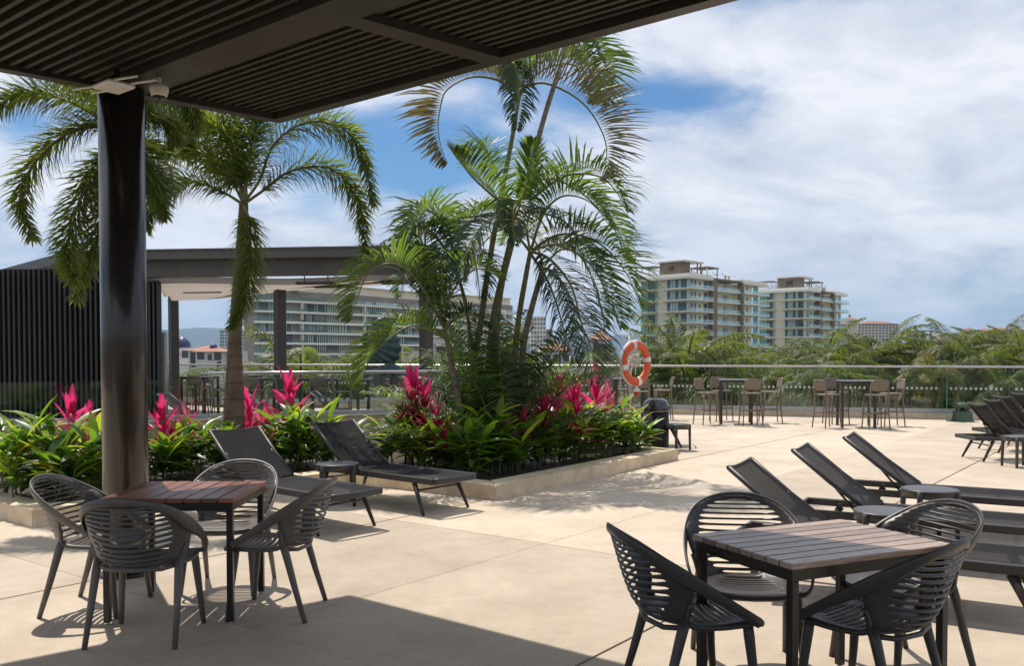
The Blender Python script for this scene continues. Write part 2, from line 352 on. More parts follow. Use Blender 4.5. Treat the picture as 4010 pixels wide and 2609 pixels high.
# ------------------------------------------------------------------ ground, deck, kerbs
A = Vector((0.607, 0.795, 0)); B = Vector((0.795, -0.607, 0))        # the two directions of the paving
o = MB(); g = 0
o.quad((-9000, -3000, -9.5), (9000, -3000, -9.5), (9000, 14000, -9.5), (-9000, 14000, -9.5))
grass_m = mat('scrub_ground', (0.09, 0.10, 0.035), 0.95, col2=(0.16, 0.13, 0.07), nscale=0.05)
gnd = struct(o.build('ground', grass_m))
RA = Vector((4.45, 24.5, 0)); RD = Vector((0.956, -0.2925, 0)).normalized(); RN = Vector((RD.y, -RD.x, 0)) * -1   # rail line at the deck's far edge
base = MB()
def deckclip(p):
    p = clip(p, -RD.y, RD.x, -RD.y * RA.x + RD.x * RA.y)           # near side of the far rail
    return p
bp = deckclip([(-26, -4), (22, -4), (22, 45), (-26, 45)])
base.prism(bp, -0.6, -0.012)
deck = struct(base.build('deck', seal_m))
# concrete bays, each its own slab with open joints
for i in range(-14, 12):
    for j in range(-3, 16):
        a0 = j * 2.95 + 0.15; a1 = a0 + 2.95
        b0 = -(-2.44) - 1.83 * i; b0 = 2.44 * 0 + (-0.0) + (i * 1.83 + 0.0)
        # offset along B: joints known at B-coordinates -2.44, -4.27 and -6.10
        b0 = -2.44 + i * 1.83; b1 = b0 + 1.83
        g0 = 0.010 if i % 2 == 0 else 0.0028; g1 = 0.010 if (i + 1) % 2 == 0 else 0.0028
        ctr = A * ((a0 + a1) / 2) + B * ((b0 + b1) / 2)
        if ctr.y < -1 or abs(ctr.x) > ctr.y * 0.62 + 4 or ctr.y > 32: continue
        q = [A * a + B * b for a, b in ((a0 + .0028, b0 + g0), (a1 - .0028, b0 + g0), (a1 - .0028, b1 - g1), (a0 + .0028, b1 - g1))]
        q = deckclip([(v.x, v.y) for v in q])
        if len(q) < 3: continue
        m = MB(); m.prism(q, -0.012, 0.0 + rnd.uniform(-.0006, .0006)); m.build('slab', deck_m, deck)

# planter kerb: chain of stone blocks
P = [Vector(p) for p in ((-7.6, 10.6, 0), (-4.44, 8.09, 0), (-2.06, 10.95, 0), (-0.185, 9.64, 0), (2.56, 13.5, 0), (1.15, 14.9, 0))]
kerb = tag(link('planter_kerb', None, None, (0, 0, 0)), 'low pale limestone kerb edging the planted bed in a zigzag', 'kerb')
def offs(k, w):                  # mitred inner offset (bed lies on the far/left side)
    def nrm(i): d = (P[i + 1] - P[i]).normalized(); return Vector((-d.y, d.x, 0))
    if k == 0: return P[0] + nrm(0) * w
    if k == len(P) - 1: return P[-1] + nrm(k - 1) * w
    n1, n2 = nrm(k - 1), nrm(k); b = (n1 + n2).normalized(); return P[k] + b * (w / b.dot(n1))
KW, KHT = 0.30, 0.165
for k in range(len(P) - 1):
    a, b, ai, bi = P[k], P[k + 1], offs(k, KW), offs(k + 1, KW); L_ = (b - a).length; n = max(1, round(L_ / 1.2))
    for i in range(n):
        t0, t1 = i / n, (i + 1) / n; e = 0.0015 / L_
        q = [a.lerp(b, t0 + e), a.lerp(b, t1 - e), ai.lerp(bi, t1 - e), ai.lerp(bi, t0 + e)]
        m = MB(); m.prism([(v.x, v.y) for v in q], 0.0, KHT - 0.008); c = sum(q, Vector()) / 4
        q2 = [c + (v - c) * (1 - .012 / max(.3, (v - c).length)) for v in q]
        nb = len(m.v); m.v[nb - 4:] = m.v[nb - 4:]
        m.prism([(v.x, v.y) for v in q2], KHT - 0.008, KHT)
        m.build('stone_block', stone_m, kerb)
WA, WB = Vector((-9.6, 12.25, 0)), Vector((2.0, 18.42, 0)); WD = (WB - WA).normalized(); WN = Vector((-WD.y, WD.x, 0))
soil = MB(); soil.prism([(offs(k, KW - .02).x, offs(k, KW - .02).y) for k in range(len(P))] + [(WB.x - .2, WB.y), (WB.x, WB.y - .02), (WA.x, WA.y - .02)], 0.02, 0.12)
struct(soil.build('soil_bed', soil_m))
# back wall of the bed with its coping
pw = thing('planter_wall', 'cream stone wall behind the planted bed carrying the glass railing', 'wall', WA, math.atan2(WD.y, WD.x))
LW = (WB - WA).length; n = 9
for i in range(n):
    m = MB(); m.box((LW * i / n + .0015, 0, 0), (LW * (i + 1) / n - .0015, .25, 0.515)); m.build('stone_panel', wall_m, pw)
m = MB(); m.bbox((0, -0.015, 0.515), (LW, 0.27, 0.55), .006); m.build('coping', mat('pale_coping', (0.60, 0.55, 0.45), .7, nscale=4), pw)

def railing(label, a, b, z0, zt, pan, base_h, dots, glass_bottom=0.0, tube_r=0.03, group=None):
    d = (b - a); L_ = d.length; d.normalize()
    t = thing('glass_railing', label, 'glass railing', (a.x, a.y, 0), math.atan2(d.y, d.x))
    m = MB(); m.bbox((0, -.045, z0), (L_, .045, z0 + base_h), .006); m.build('base_channel', alu_m, t)
    n = max(1, round(L_ / pan)); w = L_ / n
    gd = MB(); gd.box((.012, -.006, 0), (w - .012, .006, zt - z0 - base_h - .07)); gd = gd.data('glass_panel', glass_m)
    ed = MB(); ed.box((.004, -.0062, 0), (.0118, .0062, zt - z0 - base_h - .07)); ed = ed.data('panel_edge', edge_m)
    cl = MB()
    for s in (-1, 1): cl.lathe([(.0, 0), (.02, 0), (.02, .012), (.0, .012)], (s * .09, -.01, 0), 10); cl.tube([(s * .09, -.01, 0), (s * .09, -.03, .05), (s * .09, 0, .085)], .006, 6)
    cd = cl.data('clamp', steel_m)
    for i in range(n):
        p = link('glass_panel', gd, t, (w * i, 0, z0 + base_h)); link('panel_edge', ed, p)
        link('clamp', cd, t, (w * i + (0 if i else .15), 0, zt - .10))
    m = MB(); m.tube([(0, 0, zt), (L_ * .25, 0, zt), (L_ * .5, 0, zt), (L_ * .75, 0, zt), (L_, 0, zt)], tube_r, 12); m.build('handrail', steel_m, t)
    if dots:
        m = MB(); x = .2
        while x < L_ - .1:
            if (x % w) > .12 and (x % w) < w - .12: m.box((x, -.0085, dots - .03), (x + .055, -.0065, dots + .03))
            x += .115
        stuff(m.build('safety_dots', dots_m, t))
    return t
a = WA + WN * .13 + WD * (atz(0, 1669, .55) - WA).dot(WD) * 0; b = WB + WN * .13 - WD * .2
# frameless stretch without handrail in front of the slatted wall, then the railed stretch
s0 = 5.15
railing('glass railing with steel handrail on top of the cream planter wall', a + WD * s0, b, .55, 1.31, 1.22, .07, 0.82)
t = thing('glass_screen', 'frameless glass screen on the wall in front of the dark slatted facade', 'glass screen', (a.x, a.y, 0), math.atan2(WD.y, WD.x))
m = MB(); m.bbox((0, -.045, .55), (s0 - .01, .045, .62), .006); m.build('base_channel', alu_m, t)
for i in range(3):
    w = s0 / 3; m = MB(); m.box((w * i + .01, -.006, .62), (w * (i + 1) - .01, .006, 1.20)); p = m.build('glass_panel', glass_m, t)
    m = MB(); m.box((w * i + .002, -.0062, .62), (w * i + .0098, .0062, 1.202)); m.build('panel_edge', edge_m, p)
# far rail
fa = RA - RD * 22; fb = RA + RD * 14.5
fk = thing('deck_kerb', 'cream upstand under the long glass railing at the far deck edge', 'kerb', (fa.x, fa.y, 0), math.atan2(RD.y, RD.x))
for i in range(12):
    w = 36.5 / 12; m = MB(); m.bbox((w * i + .002, -.02, 0), (w * (i + 1) - .002, .28, .13), .006); m.build('stone_block', stone_m, fk)
railing('long glass railing with steel handrail and a row of square dots before the palms', fa + RN * .1, fb + RN * .1, .13, 1.335, 1.5, .12, .78, tube_r=.034)

# ------------------------------------------------------------------ near pergola
ZB = 3.53; C0 = atz(1092, 483, ZB); C0.z = 0; eB = atz(2890, 0, ZB) - C0; eB.z = 0; eB.normalize(); eA = atz(0, 282, ZB) - C0; eA.z = 0; eA.normalize()
per = thing('pergola', 'dark slatted steel pergola overhead with one round column', 'pergola', (0, 0, 0))
def skew_box(o, s0, s1, w0, w1, z0, z1, e1, e2):
    """box spanned by s along e1 and w along e2"""
    m = MB(); q = [o + e1 * s0 + e2 * w0, o + e1 * s1 + e2 * w0, o + e1 * s1 + e2 * w1, o + e1 * s0 + e2 * w1]
    m.prism([(v.x, v.y) for v in q], z0, z1); return m
LB = 11.0
skew_box(C0, 0, LB, 0, .10, ZB, ZB + .26, eB, eA).build('edge_beam', beam_m, per)
skew_box(C0, .101, 6.5, 0, .10, ZB, ZB + .26, eA, eB).build('edge_beam', beam_m, per)
MBM = 1.17                                             # main beam offset along eA
skew_box(C0, .101, LB, MBM, MBM + .27, ZB - .02, ZB + .24, eB, eA).build('main_beam', beam_m, per)
skew_box(C0, 2.33, 2.49, .101, MBM - .001, ZB - .005, ZB + .18, eB, eA).build('cross_beam', beam_m, per)
skew_box(C0, 2.33, 2.49, MBM + .271, 6.3, ZB + .10, ZB + .22, eB, eA).build('cross_beam', beam_m, per)
k = 0
w = .135
while w < MBM - .04:
    for (q0, q1) in ((.103, 2.328), (2.492, LB)): skew_box(C0, q0, q1, w, w + .030, ZB + .045, ZB + .125, eB, eA).build('roof_slat', slat_m, per)
    w += .074
w = MBM + .30
while w < 6.2:
    skew_box(C0, .103, LB, w, w + .030, ZB + .03, ZB + .10, eB, eA).build('roof_slat', slat_m, per)
    w += .088
roofs = skew_box(C0, -.02, LB, -.02, 6.5, ZB + .262, ZB + .30, eB, eA)
# near-black backing over both bays, shade of the slat gaps put into its colour
skew_box(C0, .0, LB, MBM + .02, 6.5, ZB + .262, ZB + .30, eB, eA).build('slat_backing', sheet_m, per)
skew_box(C0, .0, LB, .0, MBM + .015, ZB + .262, ZB + .30, eB, eA).build('slat_backing', sheet_m, per)
colm = MB(); cb = Vector((-2.815, 6.38, 0)); colm.lathe([(.156, 0.0), (.156, ZB - .021)], cb, 48, caps=True); co = colm.build('column', column_m, per)
m = MB(); m.lathe([(.19, 0.001), (.19, .012), (.17, .02)], cb, 40); m.build('base_collar', dark_m, co)
# wireless access point and dome camera under the beam
ap = thing('wireless_antenna_unit', 'flat white wireless unit with four rod antennas at the column top', 'antenna', (0, 0, 0))
c = at(690 * .646, 505 * .646, 5.95); c.z = ZB - .13
M = Matrix.Translation(c) @ Matrix.Rotation(math.atan2(eB.y, eB.x), 4, 'Z')
m = MB(); m.bbox((-.115, -.095, -.015), (.115, .095, .015), .01, M=M); m.build('housing', white_m, ap)
for sx, sy in ((-1, -1), (-1, 1), (1, -1), (1, 1)):
    m = MB(); r0 = c + eB * (sx * .10) + eA * (sy * .06) + Vector((0, 0, .012)); m.tube([r0, r0 + eB * (sx * .13) + Vector((sx * .10, 0, 0))], .0085, 8); m.build('antenna_rod', white_m, ap)
m = MB(); m.tube([c + Vector((0, .05, .02)), c + Vector((0, .05, .13))], .02, 8); m.build('bracket', dark_m, ap)
dc = thing('dome_camera', 'small white dome security camera hanging beside the column', 'camera', at(623, 372, 6.1) * 1.0)
dc.location.z = ZB - .14; dc.scale = (.62,) * 3
m = MB(); m.lathe([(.10, .10), (.105, .06), (.085, -.01), (.08, -.02)], n=28); m.build('housing', white_m, dc)
m = MB(); m.lathe([(.076, -.021), (.07, -.05), (.05, -.075), (.02, -.088), (.002, -.09)], n=28); m.build('dome', mat('smoked_dome', (.03, .03, .032), .08, coat=.6), dc)
m = MB(); m.tube([(0, 0, .10), (0, 0, .20)], .03, 10); m.build('bracket', white_m, dc)

# ------------------------------------------------------------------ second pergola across the bed
p2 = thing('pavilion', 'dark pavilion with flat roof fascia, four square posts and a wavy canopy', 'pavilion', (0, 0, 0))
F0, F1 = Vector((-9.4, 22.3, 0)), Vector((-2.05, 21.4, 0)); fd = (F1 - F0).normalized(); fn = Vector((-fd.y, fd.x, 0))
L_ = (F1 - F0).length
fasc_m = mat('fascia_paint', (0.085, 0.078, 0.072), .5, col2=(.07, .065, .06), nscale=2)
fb_m = mat('fascia_beam_paint', (0.075, 0.068, 0.062), .5, nscale=2)
skew_box(F0, -1.6, L_ + .3, -.5, -.3, 4.0, 4.20, fd, fn).build('fascia', fasc_m, p2)
skew_box(F0, -1.62, L_ + .32, -.54, -.30, 4.202, 4.245, fd, fn).build('fascia', fasc_m, p2)
skew_box(F0, -.2, L_ + .2, -.12, .12, 3.60, 4.0, fd, fn).build('front_beam', fb_m, p2)
LC = Vector((-15.6, 26.8, 0)); N0 = F0 - fd * 1.6 - fn * .5
d2 = (LC - N0).normalized(); n2_ = Vector((d2.y, -d2.x, 0))
skew_box(N0, .0, 13, 0, .2, 4.0, 4.245, d2, n2_).build('fascia', fasc_m, p2)
m = MB(); R2 = [N0 + fn * .3, F1 + fd * .3 - fn * .3, Vector((-3.0, 21.6, 0)), Vector((-12.3, 30.5, 0)), LC + Vector((2, 4, 0)), LC]
posts = [(-10.85, 28.2), (-6.33, 24.0), (-2.08, 21.3)]
skew_box(F0, -1.6, L_ + .3, -.299, .6, 4.001, 4.05, fd, fn).build('soffit', fb_m, p2)
m = MB(); q = [F0 - fd * 1.6 + Vector((0, .1, 0)), F0 + fn * .13, Vector((-10.9, 28.2, 0)), LC + Vector((1.5, 3.5, 0)), LC]
m.prism([(v.x, v.y) for v in q], 4.06, 4.12); m.build('roof', fb_m, p2)
for i, (x, y) in enumerate(posts):
    m = MB(); a_ = R(-45); M = Matrix.Translation((x, y, 0)) @ Matrix.Rotation(a_, 4, 'Z')
    m.bbox((-.125, -.125, 0), (.125, .125, 3.6 if i < 2 else 3.599), .008, M=M); po = m.build('post', dark_m, p2)
    m = MB(); m.box((-.12, -.128, 1.62 + .03 * i), (.02, -.126, 2.12 + .03 * i), M=Matrix.Translation((x, y, 0)) @ Matrix.Rotation(R(-135) + PI * 0, 4, 'Z'))
    m.build('lamp_panel', mat('frosted_post_lamp', (.42, .30, .23), .5, nscale=6, col2=(.3, .2, .14)), po)
# side beam along the far posts
for i in range(2):
    a_, b_ = Vector((*posts[i], 0)), Vector((*posts[i + 1], 0)); d_ = (b_ - a_).normalized(); n_ = Vector((-d_.y, d_.x, 0))
    skew_box(a_, .18, (b_ - a_).length - .18, -.05, .05, 3.44, 3.52, d_, n_).build('canopy_track', dark_m, p2)
# wavy fabric between the front beam and the far posts
can_m = mat('canopy_fabric', (0.42, 0.37, 0.34), .85, col2=(.36, .31, .28), nscale=3, trans=(.35, (.55, .48, .42)))
m = MB(); NU, NV = 60, 18; vs = []
for i in range(NU + 1):
    u = i / NU; a_ = F0.lerp(F1, u) + fn * .13; b_ = Vector((-10.85, 28.3, 0)).lerp(Vector((-2.0, 21.6, 0)), u)
    for j in range(NV + 1):
        v = j / NV; p = a_.lerp(b_, v); vs.append((p.x, p.y, 3.60 - .02 - .24 * abs(math.sin(v * PI * 4)) * (1 - .5 * u) + .03 * math.sin(u * 9 + v * 3)))
m.add(vs, [(i * (NV + 1) + j, (i + 1) * (NV + 1) + j, (i + 1) * (NV + 1) + j + 1, i * (NV + 1) + j + 1) for i in range(NU) for j in range(NV)], smooth=True)
m.build('canopy', can_m, p2)
for (ux, vy, ln) in ((.62, .02, 1.0), (.18, .5, 1.1), (.68, .55, 1.0), (.9, .3, .8)):
    p = (F0.lerp(F1, ux)).lerp(Vector((-10.85, 28.3, 0)).lerp(Vector((-2.0, 21.6, 0)), ux), vy)
    m = MB(); M = Matrix.Translation((p.x, p.y, 3.40)) @ Matrix.Rotation(math.atan2(fd.y, fd.x), 4, 'Z')
    m.bbox((-ln / 2, -.07, -.02), (ln / 2, .07, .05), .01, M=M); m.box((-.3, -.02, .05), (-.28, .02, .19), M=M); m.box((.3, -.02, .05), (.32, .02, .19), M=M)
    m.build('canopy_heater', dark_m, p2)
# dark slatted facade under the left roof
fac = thing('slatted_facade', 'tall facade of dark vertical fins left of the pavilion posts', 'wall', (0, 0, 0))
fin_m = mat('fin_paint', (0.024, 0.022, 0.023), .5, nscale=2); back_m = mat('facade_backing', (0.012, .011, .012), .7)
E0 = F0 - fd * .9 + fn * .25; E1 = F0 + fn * .25 + fd * .3; E2 = E0 + Vector((-5.2, .15, 0))
for (a_, b_) in ((E0, E1), (E0, E2)):
    d_ = (b_ - a_).normalized(); n_ = Vector((-d_.y, d_.x, 0)); n_ = n_ if n_.y > 0 else -n_; Lq = (b_ - a_).length; pitch = .118 if b_ is E1 else .134; x = .02
    mm = MB(); mm.prism([(v.x, v.y) for v in (a_ + n_ * .12, b_ + n_ * .12, b_ + n_ * .2, a_ + n_ * .2)], 0, 3.98 if b_ is E1 else 3.8); mm.build('backing_panel', back_m, fac)
    fdta = None
    while x < Lq:
        m = MB(); p = a_ + d_ * x
        m.prism([(v.x, v.y) for v in (p - n_ * .03, p + d_ * .055 - n_ * .03, p + d_ * .055 + n_ * .11, p + n_ * .11)], 0, 3.86 if b_ is E2 else 3.62)
        m.build('fin', fin_m, fac); x += pitch
# pale service pier beside the facade
t = thing('service_pier', 'slim pale grey pier with glass top beside the finned facade', 'pier', (at(639, 1400, 23.5).x, 23.5, 0))
m = MB(); m.bbox((-.085, -.1, 0), (.085, .1, 2.24), .01); m.build('shaft', mat('pier_grey', (.36, .40, .36), .7), t)
m = MB(); m.box((-.08, -.09, 2.24), (.08, .09, 2.32)); m.build('glass_cap', glass2_m, t)
# pool strip seen through the railing
m = MB(); m.quad((-12.5, 17.5, .006), (-2.0, 19.6, .006), (-2.0, 22.0, .006), (-12.5, 23.5, .006)); struct(m.build('pool_water', water_m))

# ------------------------------------------------------------------ moulded chairs
def chair_parts():
    Cc = [(-.338, .822), (-.333, .795), (-.322, .75), (-.308, .695), (-.290, .63), (-.268, .565), (-.238, .50), (-.185, .442), (-.10, .415), (.03, .412), (.14, .424), (.225, .434), (.262, .428)]
    Ee = [(.085, -.330, .815), (.165, -.305, .800), (.235, -.25, .765), (.275, -.18, .72), (.292, -.105, .672), (.278, -.075, .60), (.252, -.08, .53), (.236, -.085, .475), (.232, -.05, .445), (.234, .06, .437), (.232, .15, .44), (.218, .215, .44), (.185, .248, .434)]
    Cp = [Vector((0, a, b)) for a, b in Cc]; Ep = [Vector(e) for e in Ee]
    def ev(PP, t):
        m = len(PP) - 1; t = min(max(t, 0), m - 1e-6); k = int(t); f = t - k
        p0, p1, p2, p3 = PP[max(k - 1, 0)], PP[k], PP[k + 1], PP[min(k + 2, m)]
        return 0.5 * ((2 * p1) + (p2 - p0) * f + (2 * p0 - 5 * p1 + 4 * p2 - p3) * f * f + (3 * p1 - p0 - 3 * p2 + p3) * f ** 3)
    rows = [(0.0, 0, 0.04)]
    def slot(t0, t1, b):
        h = t1 - t0
        for q, s in ((0, .80), (.18, .96), (.5, 1.0), (.82, .96), (1.0, .80)): rows.append((t0 + h * q, 1 if q < 1 else 0, b * s))
    bs = [.07, .13, .168, .195, .212, .222, .226, .226, .222, .212, .198, .18, .15, .10]
    t = .60
    for i, b in enumerate(bs):
        hh = .325; slot(t, t + hh, b); t += hh + .165
    for i, b in enumerate([.10, .14, .155, .165, .17, .17, .165, .155, .13, .10]):
        slot(7.85 + i * .30, 7.85 + i * .30 + .13, b)
    rows.append((11.3, 0, .1)); rows.append((11.7, 0, .1)); rows.append((12.0, 0, .1))
    vs = []; fs = []; NI, NO = 12, 4; n = 2 * NO + NI + 1
    for (t, s, b) in rows:
        c, e = ev(Cp, t), ev(Ep, t); w = e.x; bf = min(b / w, .84)
        us = [-1 + (1 - bf) * i / NO for i in range(NO)] + [-bf + 2 * bf * i / NI for i in range(NI + 1)] + [bf + (1 - bf) * (i + 1) / NO for i in range(NO)]
        for u in us:
            au = abs(u); vs.append((u * w, c.y + (e.y - c.y) * au ** 2.1, c.z + (e.z - c.z) * au ** 2.1))
    for i in range(len(rows) - 1):
        for k in range(n - 1):
            if rows[i][1] and NO <= k < NO + NI: continue
            fs.append((i * n + k, i * n + k + 1, (i + 1) * n + k + 1, (i + 1) * n + k))
    m = MB(); m.add(vs, fs, 0, True)
    # hoop: continuous band from the back top down the arms to the seat front
    H = [(0, -.345, .832), (.10, -.334, .824), (.19, -.296, .797), (.255, -.225, .752), (.295, -.125, .688), (.312, -.01, .615), (.308, .10, .545), (.288, .19, .487), (.255, .245, .452), (.20, .268, .440), (.10, .28, .432), (0, .283, .430)]
    Hf = [Vector((-x, y, z)) for x, y, z in H[::-1]][:-1] + [Vector(h) for h in H]
    hc = catmull(Hf + [], 88); n2 = len(hc); hm = MB(); V = []; F = []; NS = 8
    for i, p in enumerate(hc):
        tt = (hc[min(i + 1, n2 - 1)] - hc[max(i - 1, 0)]).normalized()
        inw = Vector((-p.x, -.02, 0)); inw = inw.normalized() if inw.length > .05 else Vector((0, 0, 0))
        up = Vector((0, 0, -1)) + inw * .25; up = (up - tt * up.dot(tt)).normalized(); sd = tt.cross(up)
        a = .5 * (1 - math.cos(min(1, abs(p.y + .345) / .62) * 2 * PI)); wa = .022 + .014 * max(0, 1 - abs(p.y + .12) / .2); th = .0075
        if p.y > .24: wa = .014
        for k in range(NS):
            q = 2 * PI * k / NS; V.append(p + up * (math.cos(q) * wa + wa * .55) + sd * (math.sin(q) * th))
    for i in range(n2 - 1):
        for k in range(NS): k2 = (k + 1) % NS; F.append((i * NS + k, i * NS + k2, (i + 1) * NS + k2, (i + 1) * NS + k))
    hm.add(V, F, 0, True)
    rim = MB()
    for s in (-1, 1):
        e = [ev(Ep, 5.6 + q * (12 - 5.6) / 24) for q in range(25)]; rim.tube([(v.x * s, v.y, v.z - .008) for v in e], .0125, 8)
    e = ev(Ep, 12); rim.tube([(-e.x, e.y, e.z - .012), (-.09, .262, .414), (0, .266, .412), (.09, .262, .414), (e.x, e.y, e.z - .012)], .013, 8)
    rim.tube([(-.215, -.10, .432), (-.15, -.16, .42), (0, -.19, .418), (.15, -.16, .42), (.215, -.10, .432)], .012, 8)
    legs = []
    for sx in (-1, 1):
        l = MB(); l.tube([(sx * .222, -.085, .475), (sx * .226, -.11, .40), (sx * .235, -.165, .2), (sx * .243, -.225, 0)], [.024, .0235, .019, .0145], 12); legs.append(l)
        l = MB(); l.tube([(sx * .205, .20, .435), (sx * .212, .205, .38), (sx * .228, .222, .2), (sx * .243, .245, 0)], [.022, .0235, .019, .0145], 12); legs.append(l)
    return m, hm, rim, legs
CHP = chair_parts()
def make_chair(mt, label, name='dining_chair'):
    t = thing(name, label, 'chair')
    m, hm, rim, legs = CHP
    sh = m.build('shell', mt, t); md = sh.modifiers.new('thick', 'SOLIDIFY'); md.thickness = .010; md.offset = 0
    hm.build('arm_hoop', mt, t); rim.build('seat_rim', mt, t)
    for l in legs: l.build('leg', mt, t)
    return t
chL = make_chair(chair_m, 'grey moulded armchair nearest the camera at the left table, seen from behind')
def yaw(fx, fy): return math.atan2(fy, fx) - PI / 2
G1 = 'chairs round the left wooden table'; G2 = 'chairs round the right wooden table'
chL.location = (-2.07, 4.93, 0); chL.rotation_euler = (0, 0, R(1)); chL['group'] = G1
dup(chL, (-2.63, 5.51, 0), yaw(1, -.02), 'grey moulded armchair on the far left, left of the table', G1)
dup(chL, (-1.95, 6.03, 0), yaw(-.03, -1), 'grey moulded armchair behind the left table facing the camera', G1)
dup(chL, (-1.445, 5.43, 0), yaw(-1, .04), 'grey moulded armchair at the right side of the left table', G1)
chR = make_chair(chair2_m, 'charcoal armchair left of the right table, seen side on')
chR.location = (.78, 3.92, 0); chR.rotation_euler = (0, 0, yaw(.983, .185)); chR['group'] = G2
CH_R = [((1.20, 4.47), (-.10, -1)), ((1.99, 4.43), (-.96, -.28)), ((1.59, 3.80), (-.66, .75))]
dup(chR, (*CH_R[0][0], 0), yaw(*CH_R[0][1]), 'charcoal armchair behind the right table facing the camera', G2)
dup(chR, (*CH_R[1][0], 0), yaw(*CH_R[1][1]), 'charcoal armchair half hidden beyond the right corner of the right table', G2)
dup(chR, (*CH_R[2][0], 0), yaw(*CH_R[2][1]), 'charcoal armchair in front of the right table, its slotted back to the camera', G2)

# ------------------------------------------------------------------ slatted tables
def make_table(label, c, rz, lx, ly, ns, wm, h=.75):
    t = thing('wooden_table', label, 'table', (c[0], c[1], 0), rz)
    g = .009; w = (ly - g * (ns - 1)) / ns
    for i in range(ns):
        m = MB(); y0 = -ly / 2 + i * (w + g); m.bbox((-lx / 2, y0, h - .026), (lx / 2, y0 + w, h + rnd.uniform(-.0006, .0006)), .004)
        m.build('slat', wm, t)
    e = .035; fx, fy = lx / 2 - .012, ly / 2 - .012
    m = MB(); z0, z1 = h - .075, h - .0265
    m.box((-fx, -fy, z0), (fx, -fy + .03, z1)); m.box((-fx, fy - .03, z0), (fx, fy, z1)); m.box((-fx, -fy + .031, z0), (-fx + .03, fy - .031, z1)); m.box((fx - .03, -fy + .031, z0), (fx, fy - .031, z1))
    m.build('apron', tmetal_m, t)
    for sx in (-1, 1):
        for sy in (-1, 1):
            m = MB(); x0, x1 = sorted((sx * (fx - .002), sx * (fx - .039))); y0, y1 = sorted((sy * (fy - .002), sy * (fy - .039)))
            m.bbox((x0, y0, .012), (x1, y1, z0 - .0005), .003); l = m.build('leg', tmetal_m, t)
            m = MB(); m.lathe([(.012, 0), (.012, .012)], ((x0 + x1) / 2, (y0 + y1) / 2, 0), 10); m.build('foot', steel_m, l)
    return t
make_table('square table with reddish brown slats beside the black column', (-2.035, 5.50), R(91), .74, .79, 8, wood_m)
make_table('table with pale wooden slats at the lower right', (1.405, 3.99), R(24.5), .925, .665, 8, woodg_m)

# ------------------------------------------------------------------ loungers
def make_lounger(label, back=0.92, run=.60, rise=.46):
    t = thing('sun_lounger', label, 'sun lounger')
    m = MB(); z0, z1 = .315, .375
    m.bbox((-.98, -.325, z0), (.98, -.285, z1), .006); m.bbox((-.98, .285, z0), (.98, .325, z1), .006)
    m.bbox((.95, -.284, z0), (.98, .284, z1), .006); m.box((.33, -.284, z0 + .005), (.36, .284, z1 - .02)); m.box((-.3, -.284, z0 + .005), (-.27, .284, z1 - .03))
    # dished foot rail
    pts = [(-.985 - .03 * (1 - (y / .3) ** 2), y, .345) for y in [i * .06 - .30 for i in range(11)]]
    m.tube(pts, .032, 8, flat=.4, upv=(0, 0, 1)); m.build('frame', lframe_m, t)
    for sx in (-1, 1):
        for sy in (-1, 1):
            l = MB(); l.tube([(sx * .70, sy * .298, .315), (sx * .86, sy * .325, 0)], [.030, .017], 8, flat=.75, upv=(1, 0, 0)); l.build('leg', lframe_m, t)
        l = MB(); l.tube([(sx * .745, -.295, .24), (sx * .745, .295, .24)], .011, 6); l.build('crossbar', lframe_m, t)
    # seat sling
    m = MB(); vs = []; nx, ny = 16, 8
    for i in range(nx + 1):
        for j in range(ny + 1):
            x = -.955 + (.37 + .955) * i / nx; y = -.283 + .566 * j / ny; s = 1 - (y / .283) ** 2
            vs.append((x + (.04 * s if i == 0 else 0), y, .368 - .014 * s))
    m.add(vs, [(i * (ny + 1) + j, (i + 1) * (ny + 1) + j, (i + 1) * (ny + 1) + j + 1, i * (ny + 1) + j + 1) for i in range(nx) for j in range(ny)], smooth=True)
    m.build('seat_sling', sling_m, t)
    # back
    h0 = Vector((.37, 0, .375)); h1 = Vector((.37 + run, 0, .375 + rise)); dd = (h1 - h0).normalized(); nn = Vector((-dd.z, 0, dd.x))
    m = MB()
    for s in (-1, 1): m.tube([h0 + Vector((0, s * .288, 0)), h0.lerp(h1, .5) + Vector((0, s * .288, 0)) - nn * .012, h1 + Vector((0, s * .288, 0))], .019, 8)
    m.tube([h1 + Vector((0, y, 0)) - nn * (.03 * (1 - (y / .288) ** 2)) for y in [-.288 + .096 * q for q in range(7)]], .016, 8)
    bk = m.build('back_frame', lframe_m, t)
    m = MB(); vs = []
    for i in range(11):
        for j in range(ny + 1):
            y = -.283 + .566 * j / ny; s = 1 - (y / .283) ** 2; p = h0.lerp(h1, i / 10); vs.append(p + Vector((0, y, 0)) - nn * (.012 * math.sin(PI * i / 10) + .02 * s) + nn * .012)
    m.add(vs, [(i * (ny + 1) + j, (i + 1) * (ny + 1) + j, (i + 1) * (ny + 1) + j + 1, i * (ny + 1) + j + 1) for i in range(10) for j in range(ny)], smooth=True)
    m.build('back_sling', sling_m, t)
    for s in (-1, 1):
        m = MB(); a_ = h0.lerp(h1, .55) + Vector((0, s * .262, -.01)); m.tube([a_, (.47, s * .255, .345)], .010, 6); m.build('prop_strut', lframe_m, t)
    m = MB(); m.box((.44, -.25, .33), (.50, .25, .345)); m.box((.55, -.12, .34), (.575, -.09, .37)); m.box((.66, -.12, .34), (.685, -.09, .37)); m.build('ratchet_bar', lframe_m, t)
    return t
lo = make_lounger('charcoal mesh lounger nearest the left table, its back raised')
HD = Vector((-.762, .648, 0)); rz = math.atan2(HD.y, HD.x)
def lpos(foot_mid): return foot_mid + HD * .98
